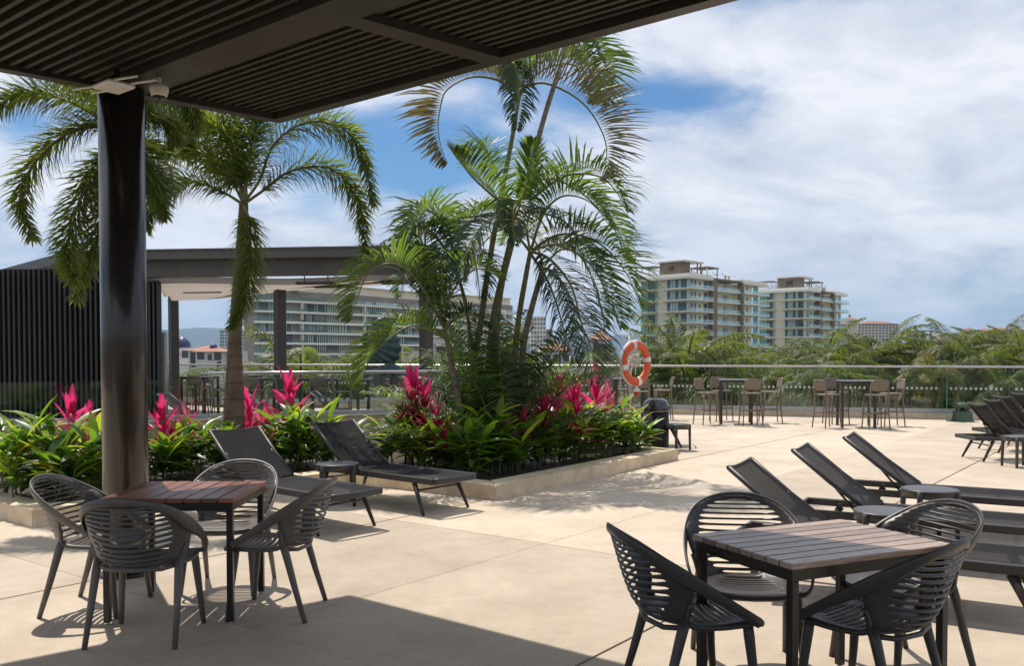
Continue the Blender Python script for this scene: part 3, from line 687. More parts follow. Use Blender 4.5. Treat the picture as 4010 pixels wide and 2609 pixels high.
f1 = (Vector((-1.217, 8.10, 0)) + Vector((-1.594, 7.64, 0))) / 2; f2 = (Vector((-.38, 9.12, 0)) + Vector((-.778, 8.635, 0))) / 2
lo.location = lpos(f1); lo.rotation_euler = (0, 0, rz); lo['group'] = 'loungers beside the planted bed'
dup(lo, lpos(f2), rz, 'charcoal mesh lounger against the bed kerb, round side table beside it', 'loungers beside the planted bed')
rz2 = math.atan2(.5, -.866); G3 = 'three loungers behind the right table'
dup(lo, (2.449, 5.693, 0), rz2, 'charcoal lounger directly behind the right table, nearest of its row of three', G3)
dup(lo, (3.235, 6.79, 0), rz2, 'charcoal lounger in the middle of the row of three on the right', G3)
dup(lo, (4.065, 7.90, 0), rz2, 'charcoal lounger farthest back in the row of three, beside the open deck', G3)
G4 = 'loungers in a row at the right edge'
lab = ['nearest', 'second', 'third', 'fourth', 'fifth']
lo2 = make_lounger('charcoal lounger at the right edge by the green speaker, nearest of its row', run=.43, rise=.49)
for i, (x, y) in enumerate(((7.82, 13.55), (8.74, 14.8), (9.6, 16.05), (10.75, 17.5), (11.75, 18.8))):
    if i == 0: lo2.location = (x + .17, y, 0); lo2.rotation_euler = (0, 0, math.atan2(.02, -1)); lo2['group'] = G4
    else: dup(lo2, (x + .17, y, 0), math.atan2(.02, -1), 'charcoal lounger at the right edge by the green speaker, %s from the camera' % lab[i], G4)
dup(lo, (2.15, 15.75, 0), math.atan2(.12, -1), 'charcoal lounger hidden behind the black litter bin and the bed', None)
if 'group' in S.objects[-1]: pass

def make_side(label, name='side_table'):
    t = thing(name, label, 'side table')
    m = MB(); m.lathe([(.0, .445), (.21, .447), (.228, .444), (.230, .436), (.228, .43)], n=40, caps=False); m.build('top', stooltop_m, t)
    m = MB(); m.lathe([(.222, .432), (.222, .375), (.205, .375), (.205, .431)], n=40, caps=False); m.build('apron', chair2_m, t)
    for k in range(4):
        a_ = PI / 4 + k * PI / 2; l = MB(); c_, s_ = math.cos(a_), math.sin(a_)
        l.tube([(c_ * .222, s_ * .222, .440), (c_ * .225, s_ * .225, .36), (c_ * .232, s_ * .232, 0)], [.026, .024, .018], 10); l.build('leg', chair2_m, t)
    return t
s1 = make_side('round grey side table between the farther two right-hand loungers'); s1.location = (3.61, 7.56, 0); s1['group'] = 'round side tables'
dup(s1, (2.77, 6.48, 0), R(-15), 'round grey side table just behind the right table, between nearer loungers')
dup(s1, (-1.87, 9.38, 0), R(15), 'round grey side table between the two loungers by the planted bed')
dup(s1, (7.32, 12.62, 0), R(5), 'round side table at the right edge beside the nearest far lounger')
dup(s1, (2.80, 14.95, 0), R(35), 'round side table showing past the right side of the black bin')

# ------------------------------------------------------------------ bar tables and stools
def make_bar(label, lx=.80, ly=.80):
    t = thing('bar_table', label, 'bar table'); m = MB(); m.bbox((-lx / 2, -ly / 2, 1.035), (lx / 2, ly / 2, 1.055), .004); m.build('tabletop', bartop_m, t)
    m = MB(); f = lx / 2 - .03
    m.box((-f, -f, .985), (f, -f + .03, 1.034)); m.box((-f, f - .03, .985), (f, f, 1.034)); m.box((-f, -f + .031, .985), (-f + .03, f - .031, 1.034)); m.box((f - .03, -f + .031, .985), (f, f - .031, 1.034)); m.build('apron', barleg_m, t)
    for sx in (-1, 1):
        for sy in (-1, 1):
            m = MB(); x0, x1 = sorted((sx * (f + .005), sx * (f - .055))); y0, y1 = sorted((sy * (f + .005), sy * (f - .055))); m.bbox((x0, y0, 0), (x1, y1, .984), .005); m.build('leg', barleg_m, t)
    return t
def make_barstool(label, mt, name='bar_stool'):
    t = thing(name, label, 'bar stool'); m = MB(); vs = []; n = 8
    m.bbox((-.20, -.19, .735), (.20, .20, .765), .014); m.build('seat', mt, t)
    # curved back plate with rounded corners
    m = MB(); V = []; NX, NZ = 10, 8
    for j in range(NZ + 1):
        z = .84 + .25 * j / NZ; cut = 0
        if j < 2: cut = (2 - j) * .02
        if j > NZ - 2: cut = (j - NZ + 2) * .025
        for i in range(NX + 1):
            u = -1 + 2 * i / NX; x = u * (.205 - cut); V.append((x, -.235 - .06 * (z - .84) / .25 + .05 * u * u, z))
    m.add(V, [(j * (NX + 1) + i, j * (NX + 1) + i + 1, (j + 1) * (NX + 1) + i + 1, (j + 1) * (NX + 1) + i) for j in range(NZ) for i in range(NX)], smooth=True)
    b = m.build('backrest', mt, t); md = b.modifiers.new('thick', 'SOLIDIFY'); md.thickness = .014; md.offset = 0
    for sx in (-1, 1):
        l = MB(); l.tube([(sx * .195, -.225, .98), (sx * .195, -.19, .74), (sx * .205, -.20, .4), (sx * .225, -.235, 0)], [.014, .02, .017, .014], 8); l.build('leg', mt, t)
        l = MB(); l.tube([(sx * .185, .175, .74), (sx * .195, .19, .4), (sx * .215, .225, 0)], [.02, .017, .014], 8); l.build('leg', mt, t)
    m = MB(); f = .205
    m.tube([(-f, .20, .33), (f, .20, .33)], .014, 6); m.tube([(-f, -.21, .33), (-f, .20, .33)], .012, 6); m.tube([(f, -.21, .33), (f, .20, .33)], .012, 6); m.tube([(-f, -.21, .37), (f, -.21, .37)], .012, 6); m.build('footrest', mt, t)
    return t
bt = make_bar('grey bar table in the middle of the rail, between two stool groups'); TR = R(-12); bt['group'] = 'bar tables by the glass railing'
bt.location = (5.35, 20.98, 0); bt.rotation_euler = (0, 0, TR)
T2, T3 = (7.83, 19.98), (2.93, 22.0)
dup(bt, (*T2, 0), TR, 'grey bar table on the right, nearest the green speaker')
dup(bt, (*T3, 0), TR, 'grey bar table partly hidden behind the orange lifebuoy')
bs_ = make_barstool('taupe bar stool left of the middle bar table', taupe_m)
bs_.location = (4.58, 20.62, 0); bs_.rotation_euler = (0, 0, yaw(.9, .3)); bs_['group'] = 'bar stools at the tables by the railing'
offsets = [(-.77, -.36, .9, .3, 'left of'), (.17, -.68, .02, 1, 'in front of'), (.88, .18, -1, .05, 'right of'), (-.15, .80, .12, -1, 'behind')]
for (tc_, nm) in (((5.35, 20.98), 'the middle bar table'), (T2, 'the rightmost bar table'), (T3, 'the bar table behind the lifebuoy')):
    for (dx, dy, fx, fy, w) in offsets:
        if nm == 'the middle bar table' and w == 'left of': continue
        s = dup(bs_, (tc_[0] + dx, tc_[1] + dy, 0), yaw(fx, fy), 'taupe bar stool %s %s' % (w, nm))
# furniture seen through the planter railing
bk = [(-8.6, 24.2), (-6.6, 22.6), (-4.9, 22.3), (-3.3, 21.4), (-8.0, 26.4), (-.9, 22.3)]
pos_w = ['near the pale pier', 'left of the trunk of the tall palm', 'under the middle post', 'before the round sculpture', 'farthest left by the first post', 'right of the last pavilion post']
for i, (x, y) in enumerate(bk):
    dup(bt, (x, y, 0), TR, 'dark bar table behind the glass, %s' % pos_w[i], 'bar tables under the pavilion')
    for k_, (dx, dy, fx, fy, w) in enumerate(offsets):
        if (i + k_) % 5 == 4: continue
        dup(bs_, (x + dx, y + dy, 0), yaw(fx, fy), 'bar stool %s the pavilion table %s' % (w, pos_w[i]), 'bar stools under the pavilion')
for i, (x, y, w) in enumerate(((-6.2, 18.0, 'behind the palm trunk'), (-4.75, 18.55, 'above the pink leaves'), (-3.35, 19.0, 'left of the stone pedestal'), (-1.5, 19.6, 'right of the stone pedestal'))):
    dup(lo, (x, y, .0), math.atan2(.02, -1), 'dark lounger by the pool seen through the glass, %s' % w, 'loungers by the pool')

# ------------------------------------------------------------------ litter bin, speaker, screen, lifebuoy
t = thing('litter_bin', 'glossy black domed litter bin behind the end of the bed', 'litter bin', (2.47, 15.05, 0))
m = MB(); m.lathe([(.215, 0), (.22, .02), (.22, .655)], n=48); m.build('body', bin_b_m, t)
m = MB(); m.lathe([(.226, .66), (.228, .70), (.222, .76), (.195, .82), (.15, .86), (.115, .876), (.11, .872), (.10, .80)], n=48, caps=False); m.build('dome_lid', bin_m, t)
m = MB(); m.lathe([(.223, .655), (.223, .662)], n=48); m.build('seam_ring', steel_m, t)
t = thing('garden_speaker', 'green mushroom shaped outdoor speaker on the deck by the rail', 'speaker', (11.12, 21.65, 0))
m = MB(); m.lathe([(.26, 0), (.262, .02), (.235, .03), (.215, .24), (.20, .255), (.12, .26)], n=36); m.build('base', speaker_m, t)
m = MB(); m.lathe([(.20, .35), (.205, .36), (.205, .43), (.19, .445), (.0, .447)], n=36); m.build('cap', speaker_m, t)
for k in range(4): m = MB(); a_ = k * PI / 2 + .5; m.tube([(.17 * math.cos(a_), .17 * math.sin(a_), .255), (.17 * math.cos(a_), .17 * math.sin(a_), .355)], .02, 8); m.build('support', speaker_m, t)
m = MB(); m.lathe([(.10, .26), (.03, .33), (.0, .335)], n=20); m.build('horn', dark_m, t)
e0 = at(3718, 1500, 22.0); t = thing('glass_screen', 'upright glass end panel standing beside the green speaker', 'glass screen', (10.98, 22.15, 0), math.atan2(-.89, -.452))
m = MB(); m.box((-.25, -.008, .02), (.62, .008, 1.03)); p = m.build('glass_panel', glass_m, t)
for x in (.62, -.258): m = MB(); m.box((x, -.0085, .02), (x + .008, .0085, 1.03)); m.build('panel_edge', edge_m, p)
m = MB(); m.box((-.25, -.02, 0), (.62, .02, .02)); m.build('shoe', steel_m, t)

RC = at(2490, 1423, 14.9); RY = R(43)
t = thing('lifebuoy', 'orange lifebuoy with four white bands hung on a steel pole', 'lifebuoy', RC, RY)
RR, rr = .315, .072
def torus(m, R0, r0, a0, a1, n, k=14, mi=0, sc=1.0):
    vs = []; fs = []
    for i in range(n + 1):
        a = a0 + (a1 - a0) * i / n
        for j in range(k):
            b = 2 * PI * j / k; rad = R0 + r0 * sc * math.cos(b); vs.append((rad * math.cos(a), .72 * r0 * sc * math.sin(b), rad * math.sin(a)))
    for i in range(n):
        for j in range(k): j2 = (j + 1) % k; fs.append((i * k + j, i * k + j2, (i + 1) * k + j2, (i + 1) * k + j))
    m.add(vs, fs, mi, True)
m = MB(); torus(m, RR, rr, 0, 2 * PI, 72); m.build('ring', orange_m, t)
m = MB(); vs = []
torus(m, RR + .02, rr * .9, 0, 2 * PI, 72)
for q in range(len(m.v)): v = m.v[q]; m.v[q] = (v[0], v[1] * .9 + .014, v[2])
m.build('back_shell', white_m, t)
for k in range(4):
    a = R(12) + k * PI / 2; m = MB(); torus(m, RR, rr, a - .13, a + .13, 5, sc=1.05); m.build('white_band', white_m, t)
m = MB(); pts = [(-.395, .0, -.06), (-.41, .0, -.3), (-.44, -.03, -.48), (-.38, -.05, -.60), (-.2, -.04, -.60), (-.02, 0, -.48), (.05, 0, -.40)]; m.tube(catmull(pts, 30), .009, 8); m.build('grab_rope', rope_m, t)
m = MB(); rr_ = random.Random(3)
pts = [(rr_.uniform(-.13, .14), rr_.uniform(.0, .07), rr_.uniform(-.06, .16)) for _ in range(46)]; m.tube(catmull(pts, 420), .0075, 5); m.tube(catmull([(-.02, .02, .26), (.0, .0, .15), (.02, .02, 0), (-.01, 0, -.2)], 14), .008, 6); m.tube(catmull([(-.36, 0, -.03), (0, .02, -.0), (.2, .02, .1)], 14), .008, 6)
m.build('coiled_rope', rope_m, t)
fl = thing('rope_float', 'red and white rope float dangling below the lifebuoy', 'float', at(2491, 1534, 14.85))
m = MB(); m.lathe([(.0, .0), (.035, .015), (.05, .05), (.052, .075)], (0, 0, -.075), n=20, caps=False); m.build('red_half', red_m, fl)
m = MB(); m.lathe([(.052, .0), (.05, .03), (.035, .055), (.012, .072), (.01, .10)], n=20, caps=False); m.build('white_half', white_m, fl)
pc = at(2466, 1400, 15.05); pl = thing('steel_pole', 'brushed steel pole standing behind the lifebuoy', 'pole', (pc.x, pc.y, 0))
m = MB(); m.tube([(0, 0, 0), (0, 0, 1), (0, 0, 1.99)], .031, 16); m.build('shaft', steel_m, pl)
m = MB(); m.lathe([(.032, 1.99), (.033, 1.995), (.0, 2.0)], n=16); m.build('cap', steel_m, pl)
m = MB(); m.tube([(0, -.03, 1.42), (.05, -.10, 1.42)], .012, 8); m.build('hook', steel_m, pl)

# sculptures beyond the glass
t = thing('shell_sculpture', 'dark round ribbed shell sculpture on a cream pedestal behind the glass', 'sculpture', (-2.92, 20.55, 0))
m = MB(); m.bbox((-.32, -.32, 0), (.32, .32, .62), .01); m.build('pedestal', stone_m, t)
m = MB(); vs = []
N_ = 90
for i in range(N_ + 1):
    a = i / N_ * 4.2 * PI; r = .36 * math.exp(-a * .13); tr = .42 * r * (1 + .10 * math.sin(a * 14)); c_ = Vector((r * math.cos(a), 0, r * math.sin(a) + 1.02))
    for j in range(10): b = 2 * PI * j / 10; vs.append(c_ + Vector((math.cos(a) * math.cos(b) * tr, math.sin(b) * tr * .8, math.sin(a) * math.cos(b) * tr)))
m.add(vs, [(i * 10 + j, i * 10 + (j + 1) % 10, (i + 1) * 10 + (j + 1) % 10, (i + 1) * 10 + j) for i in range(N_) for j in range(10)], smooth=True)
m.build('spiral_shell', bronze_m, t)
t = thing('seahorse_sculpture', 'large verdigris ribbed seahorse sculpture rising beyond the railing', 'sculpture', (0, 0, 0))
YS = 30.0
path = [at(1478, 1700, YS), at(1450, 1560, YS), at(1462, 1450, YS), at(1490, 1410, YS), at(1514, 1360, YS), at(1505, 1305, YS), at(1485, 1278, YS), at(1512, 1262, YS), at(1540, 1262, YS)]
cs = catmull(path, 80); m = MB(); vs = []; rad = catmull([(r, 0, 0) for r in (.10, .16, .30, .46, .46, .34, .24, .20, .10)], 80)
for i, p in enumerate(cs):
    tt = (cs[min(i + 1, 80)] - cs[max(i - 1, 0)]).normalized(); a = Vector((0, 1, 0)); b = tt.cross(a).normalized(); r = rad[i].x * (1 + .13 * (1 if i % 4 < 2 else 0))
    for j in range(12): q = 2 * PI * j / 12; vs.append(p + a * math.cos(q) * r * .6 + b * math.sin(q) * r)
m.add(vs, [(i * 12 + j, i * 12 + (j + 1) % 12, (i + 1) * 12 + (j + 1) % 12, (i + 1) * 12 + j) for i in range(80) for j in range(12)], smooth=True)
m.build('ribbed_body', bronze_m, t)
m = MB(); m.tube([at(1436, 1300, YS), at(1424, 1330, YS), at(1434, 1350, YS), at(1455, 1345, YS)], [.05, .12, .12, .2], 8); m.build('fin', bronze_m, t)

# ------------------------------------------------------------------ palm fronds
def frond_frames(pts, n, seedB=None):
    c = catmull(pts, n); ch = c[-1] - c[0]; ch.z = 0
    if ch.length < .15: ch = Vector((1, .2, 0)) if seedB is None else seedB
    Bn = Vector((0, 0, 1)).cross(ch.normalized()) * -1
    Bn.normalize(); k = max(range(n + 1), key=lambda i: c[i].z); k = min(max(k, 1), n - 1)
    T = lambda i: (c[min(i + 1, n)] - c[max(i - 1, 0)]).normalized()
    sgn = 1 if Bn.cross(T(k)).z >= 0 else -1
    if k <= 2 and T(k).z < -.8: sgn = 1 if Bn.cross(T(k)).dot(ch) > 0 else -1
    return c, T, Bn, sgn
def leaflet(m, p, d, wv, L_, w, droop, rg):
    d = d.normalized(); d2 = (d + Vector((0, 0, -droop))).normalized(); d3 = (d2 + Vector((0, 0, -droop * 1.3))).normalized()
    wv = (wv - d * wv.dot(d))
    if wv.length < .05: wv = d.orthogonal()
    wv = wv.normalized() * w * .5
    a = p + d * (L_ * .3); b = a + d2 * (L_ * .38); e = b + d3 * (L_ * .32)
    m.add([p, a + wv, a - wv, b + wv * .75, b - wv * .75, e], [(0, 2, 1), (1, 2, 4, 3), (3, 4, 5)])
def pinnate(pts, n=46, L_=.55, w=.031, vee=.75, fwd=.30, droop=.25, start=.15, r0=.022, seed=0, curl=0.0, jit=.09, segs=26, dens=1.15):
    rg = random.Random(seed); c, T, Bn, sg = frond_frames(pts, segs); m = MB(); n = int(n * dens); droop += .12
    m.tube(c, [r0 * (1 - .85 * i / segs) for i in range(segs + 1)], 5, mi=1)
    for i in range(n):
        f = start + (1 - start) * (i + .5) / n; x = f * segs; k = min(int(x), segs - 1); fr = x - k
        p = c[k].lerp(c[k + 1], fr); t = T(k).lerp(T(k + 1), fr).normalized(); N_ = Bn.cross(t) * sg; N_.normalize()
        q = (f - start) / (1 - start); ln = L_ * 1.16 * (.55 + 1.2 * q * (1 - q) * 1.9 - .25 * q) * (1 - .45 * q ** 4)
        for s in (-1, 1):
            if rg.random() < .04: continue
            fw = fwd + .5 * q ** 2
            d = t * (fw + rg.uniform(-jit, jit)) + Bn * s * (math.cos(vee) + rg.uniform(-jit, jit)) + N_ * (math.sin(vee) + rg.uniform(-jit, jit) * 1.4)
            leaflet(m, p, d, t.cross(d) * .3 + t * .9 + N_ * rg.uniform(-.3, .3), ln * rg.uniform(.86, 1.1), w, droop * rg.uniform(.5, 1.5), rg)
    return m
def plume(pts, n=300, L_=.32, w=.026, seed=0, start=.16, r0=.022, segs=26, droop=.10):
    rg = random.Random(seed); c, T, Bn, sg = frond_frames(pts, segs); m = MB()
    m.tube(c, [r0 * (1 - .85 * i / segs) for i in range(segs + 1)], 5, mi=1)
    for i in range(n):
        f = start + (1 - start) * (i + .5) / n; x = f * segs; k = min(int(x), segs - 1); fr = x - k
        p = c[k].lerp(c[k + 1], fr); t = T(k).lerp(T(k + 1), fr).normalized(); N_ = Bn.cross(t)
        q = (f - start) / (1 - start); ln = L_ * (.7 + .5 * math.sin(PI * min(1, q * 1.15))) * (1 - .35 * q ** 3); a = i * 2.4 + rg.uniform(-.3, .3)
        d = t * (.34 + .45 * q ** 2 + rg.uniform(-.14, .14)) + (Bn * math.cos(a) + N_ * math.sin(a)) * .95
        leaflet(m, p, d, t.cross(d), ln * rg.uniform(.8, 1.15), w, droop * rg.uniform(.3, 1.6), rg)
    return m
jr = random.Random(77)
def P3(seq, Y0, Y1):             # control points in photo pixels (2379-wide view), depth running Y0..Y1
    n = len(seq) - 1; return [dt(x + (jr.uniform(-5, 5) if 0 < i < n else 0), y + (jr.uniform(-5, 5) if 0 < i < n else 0), Y0 + (Y1 - Y0) * i / n) for i, (x, y) in enumerate(seq)]

def trunk(pts, rads, name, mt, parent, rings=0, ringm=None, n=14):
    m = MB(); k = 34 if rings else 24; c = catmull(pts, k); rr_ = catmull([(r, 0, 0) for r in rads], k); R_ = [v.x for v in rr_]
    m.tube(c, R_, n); o = m.build(name, mt, parent)
    if rings:
        g = MB()
        for i in range(rings):
            f = (i + .5) / rings * k; q = min(int(f), k - 1); p = c[q].lerp(c[q + 1], f - q); t = (c[q + 1] - c[q]).normalized(); r = R_[q] * 1.035
            g.tube([p - t * .008, p + t * .008], r, n)
        g.build('growth_rings', ringm, o)
    return o
# foxtail palm in the middle of the left half
FX = thing('foxtail_palm', 'foxtail palm with stout grey brown trunk and bushy arching fronds behind the first lounger', 'palm tree', (0, 0, 0))
YF = 11.6; bs = dt(544, 1040, YF); bs.z = .1
trunk([bs, dt(544, 960, YF), dt(545, 860, YF), dt(546, 780, YF), dt(556, 640, YF), dt(563, 540, YF), dt(566, 468, YF)], [.14, .136, .107, .086, .077, .068, .055], 'trunk', trunk_m, FX, 16, trunk_r_m)
fx = [([(566, 470), (600, 420), (640, 330), (720, 283), (800, 300), (848, 372), (868, 470)], 12.7, 12.0),
      ([(566, 474), (610, 440), (680, 392), (760, 385), (815, 430), (845, 510), (848, 590)], 12.7, 12.4),
      ([(566, 470), (552, 400), (525, 320), (480, 278), (445, 300), (432, 360)], 12.8, 13.4),
      ([(566, 476), (520, 445), (460, 420), (400, 428), (355, 470), (340, 530)], 12.7, 12.2),
      ([(566, 478), (585, 520), (584, 600), (570, 690), (540, 757)], 12.55, 12.35),
      ([(566, 470), (575, 400), (588, 330), (596, 275), (588, 215)], 12.8, 13.1),
      ([(566, 474), (555, 400), (545, 300), (560, 200), (600, 140)], 12.9, 13.6),
      ([(566, 474), (540, 420), (500, 380), (440, 350), (370, 360), (345, 420)], 12.9, 13.8)]
for i, (s, a_, b_) in enumerate(fx): plume(P3(s, a_ - 1.2, b_ - 1.2), n=520, L_=.33, seed=i, w=.027, droop=.22).build('frond', [fox_m, rachis_m], FX)
m = MB(); m.tube([dt(566, 500, YF), dt(568, 470, YF), dt(572, 430, YF)], [.065, .05, .015], 10); m.build('crownshaft', cane_m, FX)
# foxtail palm behind the column
FX2 = thing('foxtail_palm', 'foxtail palm mostly hidden by the black column, fronds reaching the left edge', 'palm tree', (0, 0, 0))
YF = 9.5; bs = dt(285, 1000, YF); bs.z = .1
trunk([bs, dt(285, 800, YF), dt(284, 500, YF), dt(283, 330, YF)], [.12, .10, .08, .05], 'trunk', trunk_m, FX2, 12, trunk_r_m)
fx = [([(283, 330), (230, 268), (150, 225), (70, 215), (10, 240), (-40, 300)], 11.1, 10.6),
      ([(283, 335), (240, 300), (190, 300), (120, 330), (60, 400), (45, 480), (75, 550)], 11.1, 10.5),
      ([(283, 335), (262, 370), (250, 440), (240, 520), (210, 600), (180, 690)], 11.0, 10.3),
      ([(283, 335), (250, 360), (205, 420), (175, 500), (160, 590), (175, 650)], 10.9, 10.0),
      ([(283, 330), (330, 270), (370, 260), (410, 290), (400, 330)], 11.2, 11.8),
      ([(283, 330), (320, 250), (380, 215), (440, 240), (450, 300)], 11.2, 10.9),
      ([(283, 330), (250, 250), (200, 190), (120, 150), (40, 150)], 11.3, 12.2),
      ([(283, 330), (290, 240), (300, 160), (310, 90)], 11.2, 11.4),
      ([(283, 335), (310, 330), (350, 350), (365, 400), (370, 440)], 11.3, 12.3),
      ([(283, 335), (330, 380), (360, 430), (380, 500)], 11.2, 11.9)]
for i, (s, a_, b_) in enumerate(fx): plume(P3(s, a_ - 1.7, b_ - 1.7), n=520, L_=.30, seed=20 + i, w=.024, droop=.22).build('frond', [fox_m, rachis_m], FX2)

# clump of areca palms, each cane a tree of its own
def areca(label, stem, rads_, crown, fronds, mt=cane_m, rings=18, ftm=None, seed=0, Ys=14.0):
    t = thing('areca_palm', label, 'palm tree', (0, 0, 0)); rads = [r * .63 for r in rads_]; Ys -= 2
    pts = [dt(x, y, Ys) for x, y in stem]; pts[0].z = .1
    trunk(pts, rads, 'cane', mt, t, rings, trunk_m, 12)
    for i, f in enumerate(fronds):
        s, a_, b_, kw = f; kw = dict(kw); mm = kw.pop('m', areca_m)
        kw['L_'] = kw.get('L_', .55) * .87; kw['w'] = .027
        pinnate(P3(s, a_ - 2, b_ - 2), seed=seed + i, **kw).build('frond', [mm, rachis_m], t)
    return t
D = dict
areca('tall areca palm with thin grey cane and a crown just under the roof edge', [(1085, 1010), (1095, 880), (1115, 760), (1135, 620), (1165, 450), (1188, 330), (1203, 245)], [.085, .075, .07, .062, .055, .048, .04], None,
      [([(1200, 235), (1175, 206), (1155, 187), (1117, 174), (1072, 181), (1037, 208), (1019, 252), (1015, 296), (1027, 344), (1040, 380)], 14, 13.4, D(L_=.70, vee=1.2, n=54, droop=.0, m=areca_b_m)),
       ([(1200, 235), (1227, 189), (1267, 160), (1313, 149), (1348, 160), (1370, 188), (1374, 222), (1364, 240)], 14, 14.8, D(L_=.68, vee=1.2, n=50, droop=.0)),
       ([(1200, 235), (1217, 208), (1255, 196), (1307, 209), (1354, 238), (1390, 285), (1406, 335), (1404, 387), (1393, 417)], 13.9, 13.0, D(L_=.80, vee=1.2, n=56, droop=-.02, m=areca_b_m)),
       ([(1198, 230), (1193, 150), (1199, 185), (1204, 240), (1200, 301)], 13.9, 13.4, D(L_=.40, n=50, vee=.35, droop=.5, m=areca_d_m, start=.2)),
       ([(1203, 245), (1190, 180), (1170, 140), (1140, 120)], 14.1, 15.0, D(L_=.5, n=36)),
       ([(1203, 245), (1220, 180), (1245, 130), (1270, 110)], 14, 14.6, D(L_=.5, n=36))], rings=24, seed=100)
areca('tallest areca palm, its ringed cane leaning right behind the pergola roof edge', [(1120, 1010), (1135, 850), (1150, 720), (1190, 560), (1230, 400), (1265, 270), (1300, 160), (1325, 80)], [.09, .08, .075, .068, .06, .055, .05, .042], None,
      [([(1325, 80), (1369, 84), (1392, 116), (1404, 163), (1402, 210), (1396, 240)], 14.2, 14.6, D(L_=.62, vee=1.0, n=50, droop=.15)),
       ([(1325, 80), (1290, 60), (1240, 85), (1215, 140), (1212, 200)], 14.2, 13.6, D(L_=.5, n=40)),
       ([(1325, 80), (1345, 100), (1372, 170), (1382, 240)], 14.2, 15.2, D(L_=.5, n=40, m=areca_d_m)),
       ([(1325, 80), (1330, 20), (1300, -40), (1240, -50)], 14.2, 14, D(L_=.5, n=36)),
       ([(1325, 80), (1360, 10), (1420, -20), (1480, 20)], 14.2, 14.6, D(L_=.5, n=36))], rings=26, mt=cane_g_m, seed=120)
areca('areca palm with yellow green cane and a wide mid height crown arching right', [(1140, 1010), (1150, 830), (1158, 700), (1180, 590), (1200, 500)], [.09, .085, .08, .07, .055], None,
      [([(1200, 500), (1250, 450), (1320, 410), (1390, 405), (1430, 440), (1455, 490)], 13.8, 12.8, D(L_=.72, n=56, droop=.3, vee=.8)),
       ([(1200, 500), (1222, 440), (1232, 380), (1240, 325)], 13.9, 13.6, D(L_=.42, n=40, vee=.3, fwd=1.1, droop=.05)),
       ([(1200, 500), (1150, 455), (1105, 415), (1075, 380), (1052, 355)], 13.7, 13.0, D(L_=.62, n=50, droop=.2, vee=.9)),
       ([(1200, 500), (1170, 430), (1130, 360), (1105, 345), (1080, 370)], 13.9, 14.8, D(L_=.60, n=46)),
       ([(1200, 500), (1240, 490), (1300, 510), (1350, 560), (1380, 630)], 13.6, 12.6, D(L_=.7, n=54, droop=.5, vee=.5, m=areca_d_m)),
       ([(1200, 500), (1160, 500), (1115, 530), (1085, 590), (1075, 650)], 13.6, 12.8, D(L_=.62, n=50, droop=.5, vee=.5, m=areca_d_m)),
       ([(1200, 500), (1260, 420), (1340, 440), (1420, 520), (1450, 600)], 14, 14.6, D(L_=.66, n=50, droop=.3)),
       ([(1200, 500), (1195, 470), (1190, 500), (1195, 570)], 13.6, 12.9, D(L_=.45, n=36, m=areca_d_m, droop=.6))], rings=20, seed=140)
areca('areca palm with greenish cane and dark fronds sweeping down towards the lifebuoy', [(1185, 1010), (1195, 840), (1205, 740), (1222, 640), (1232, 585)], [.075, .07, .062, .055, .045], None,
      [([(1232, 585), (1290, 548), (1350, 545), (1410, 575), (1460, 640), (1488, 715)], 13.6, 12.6, D(L_=.78, n=58, droop=.22, vee=.85)),
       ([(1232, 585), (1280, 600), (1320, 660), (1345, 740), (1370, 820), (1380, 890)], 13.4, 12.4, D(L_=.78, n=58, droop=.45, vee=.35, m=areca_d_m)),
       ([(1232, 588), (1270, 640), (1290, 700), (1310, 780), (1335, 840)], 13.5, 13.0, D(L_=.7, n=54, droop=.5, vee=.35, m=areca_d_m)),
       ([(1232, 585), (1300, 570), (1370, 620), (1415, 700), (1440, 760)], 13.9, 14.6, D(L_=.66, n=50, droop=.4, m=areca_d_m)),
       ([(1232, 585), (1190, 540), (1150, 540), (1110, 580)], 13.7, 14.4, D(L_=.6, n=44, droop=.3)),
       ([(1232, 585), (1260, 500), (1310, 460), (1370, 470), (1420, 530)], 13.8, 13.3, D(L_=.68, n=54, droop=.3, vee=.8)),
       ([(1232, 585), (1225, 530), (1240, 470), (1280, 430)], 13.9, 14.8, D(L_=.55, n=40))], mt=cane_m, rings=14, seed=160)
areca('areca palm with pale ringed cane at the right of the clump behind hanging fronds', [(1200, 1010), (1212, 850), (1222, 770), (1245, 680), (1262, 620)], [.08, .075, .07, .06, .05], None,
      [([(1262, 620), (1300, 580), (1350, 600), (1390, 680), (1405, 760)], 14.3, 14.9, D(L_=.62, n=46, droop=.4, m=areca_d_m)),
       ([(1262, 620), (1240, 560), (1205, 540), (1170, 570)], 14.3, 15, D(L_=.5, n=40)),
       ([(1262, 620), (1290, 640), (1330, 700), (1360, 790), (1400, 880)], 14.2, 13.6, D(L_=.7, n=54, droop=.45, vee=.35, m=areca_b_m))], mt=cane_g_m, rings=12, seed=180)
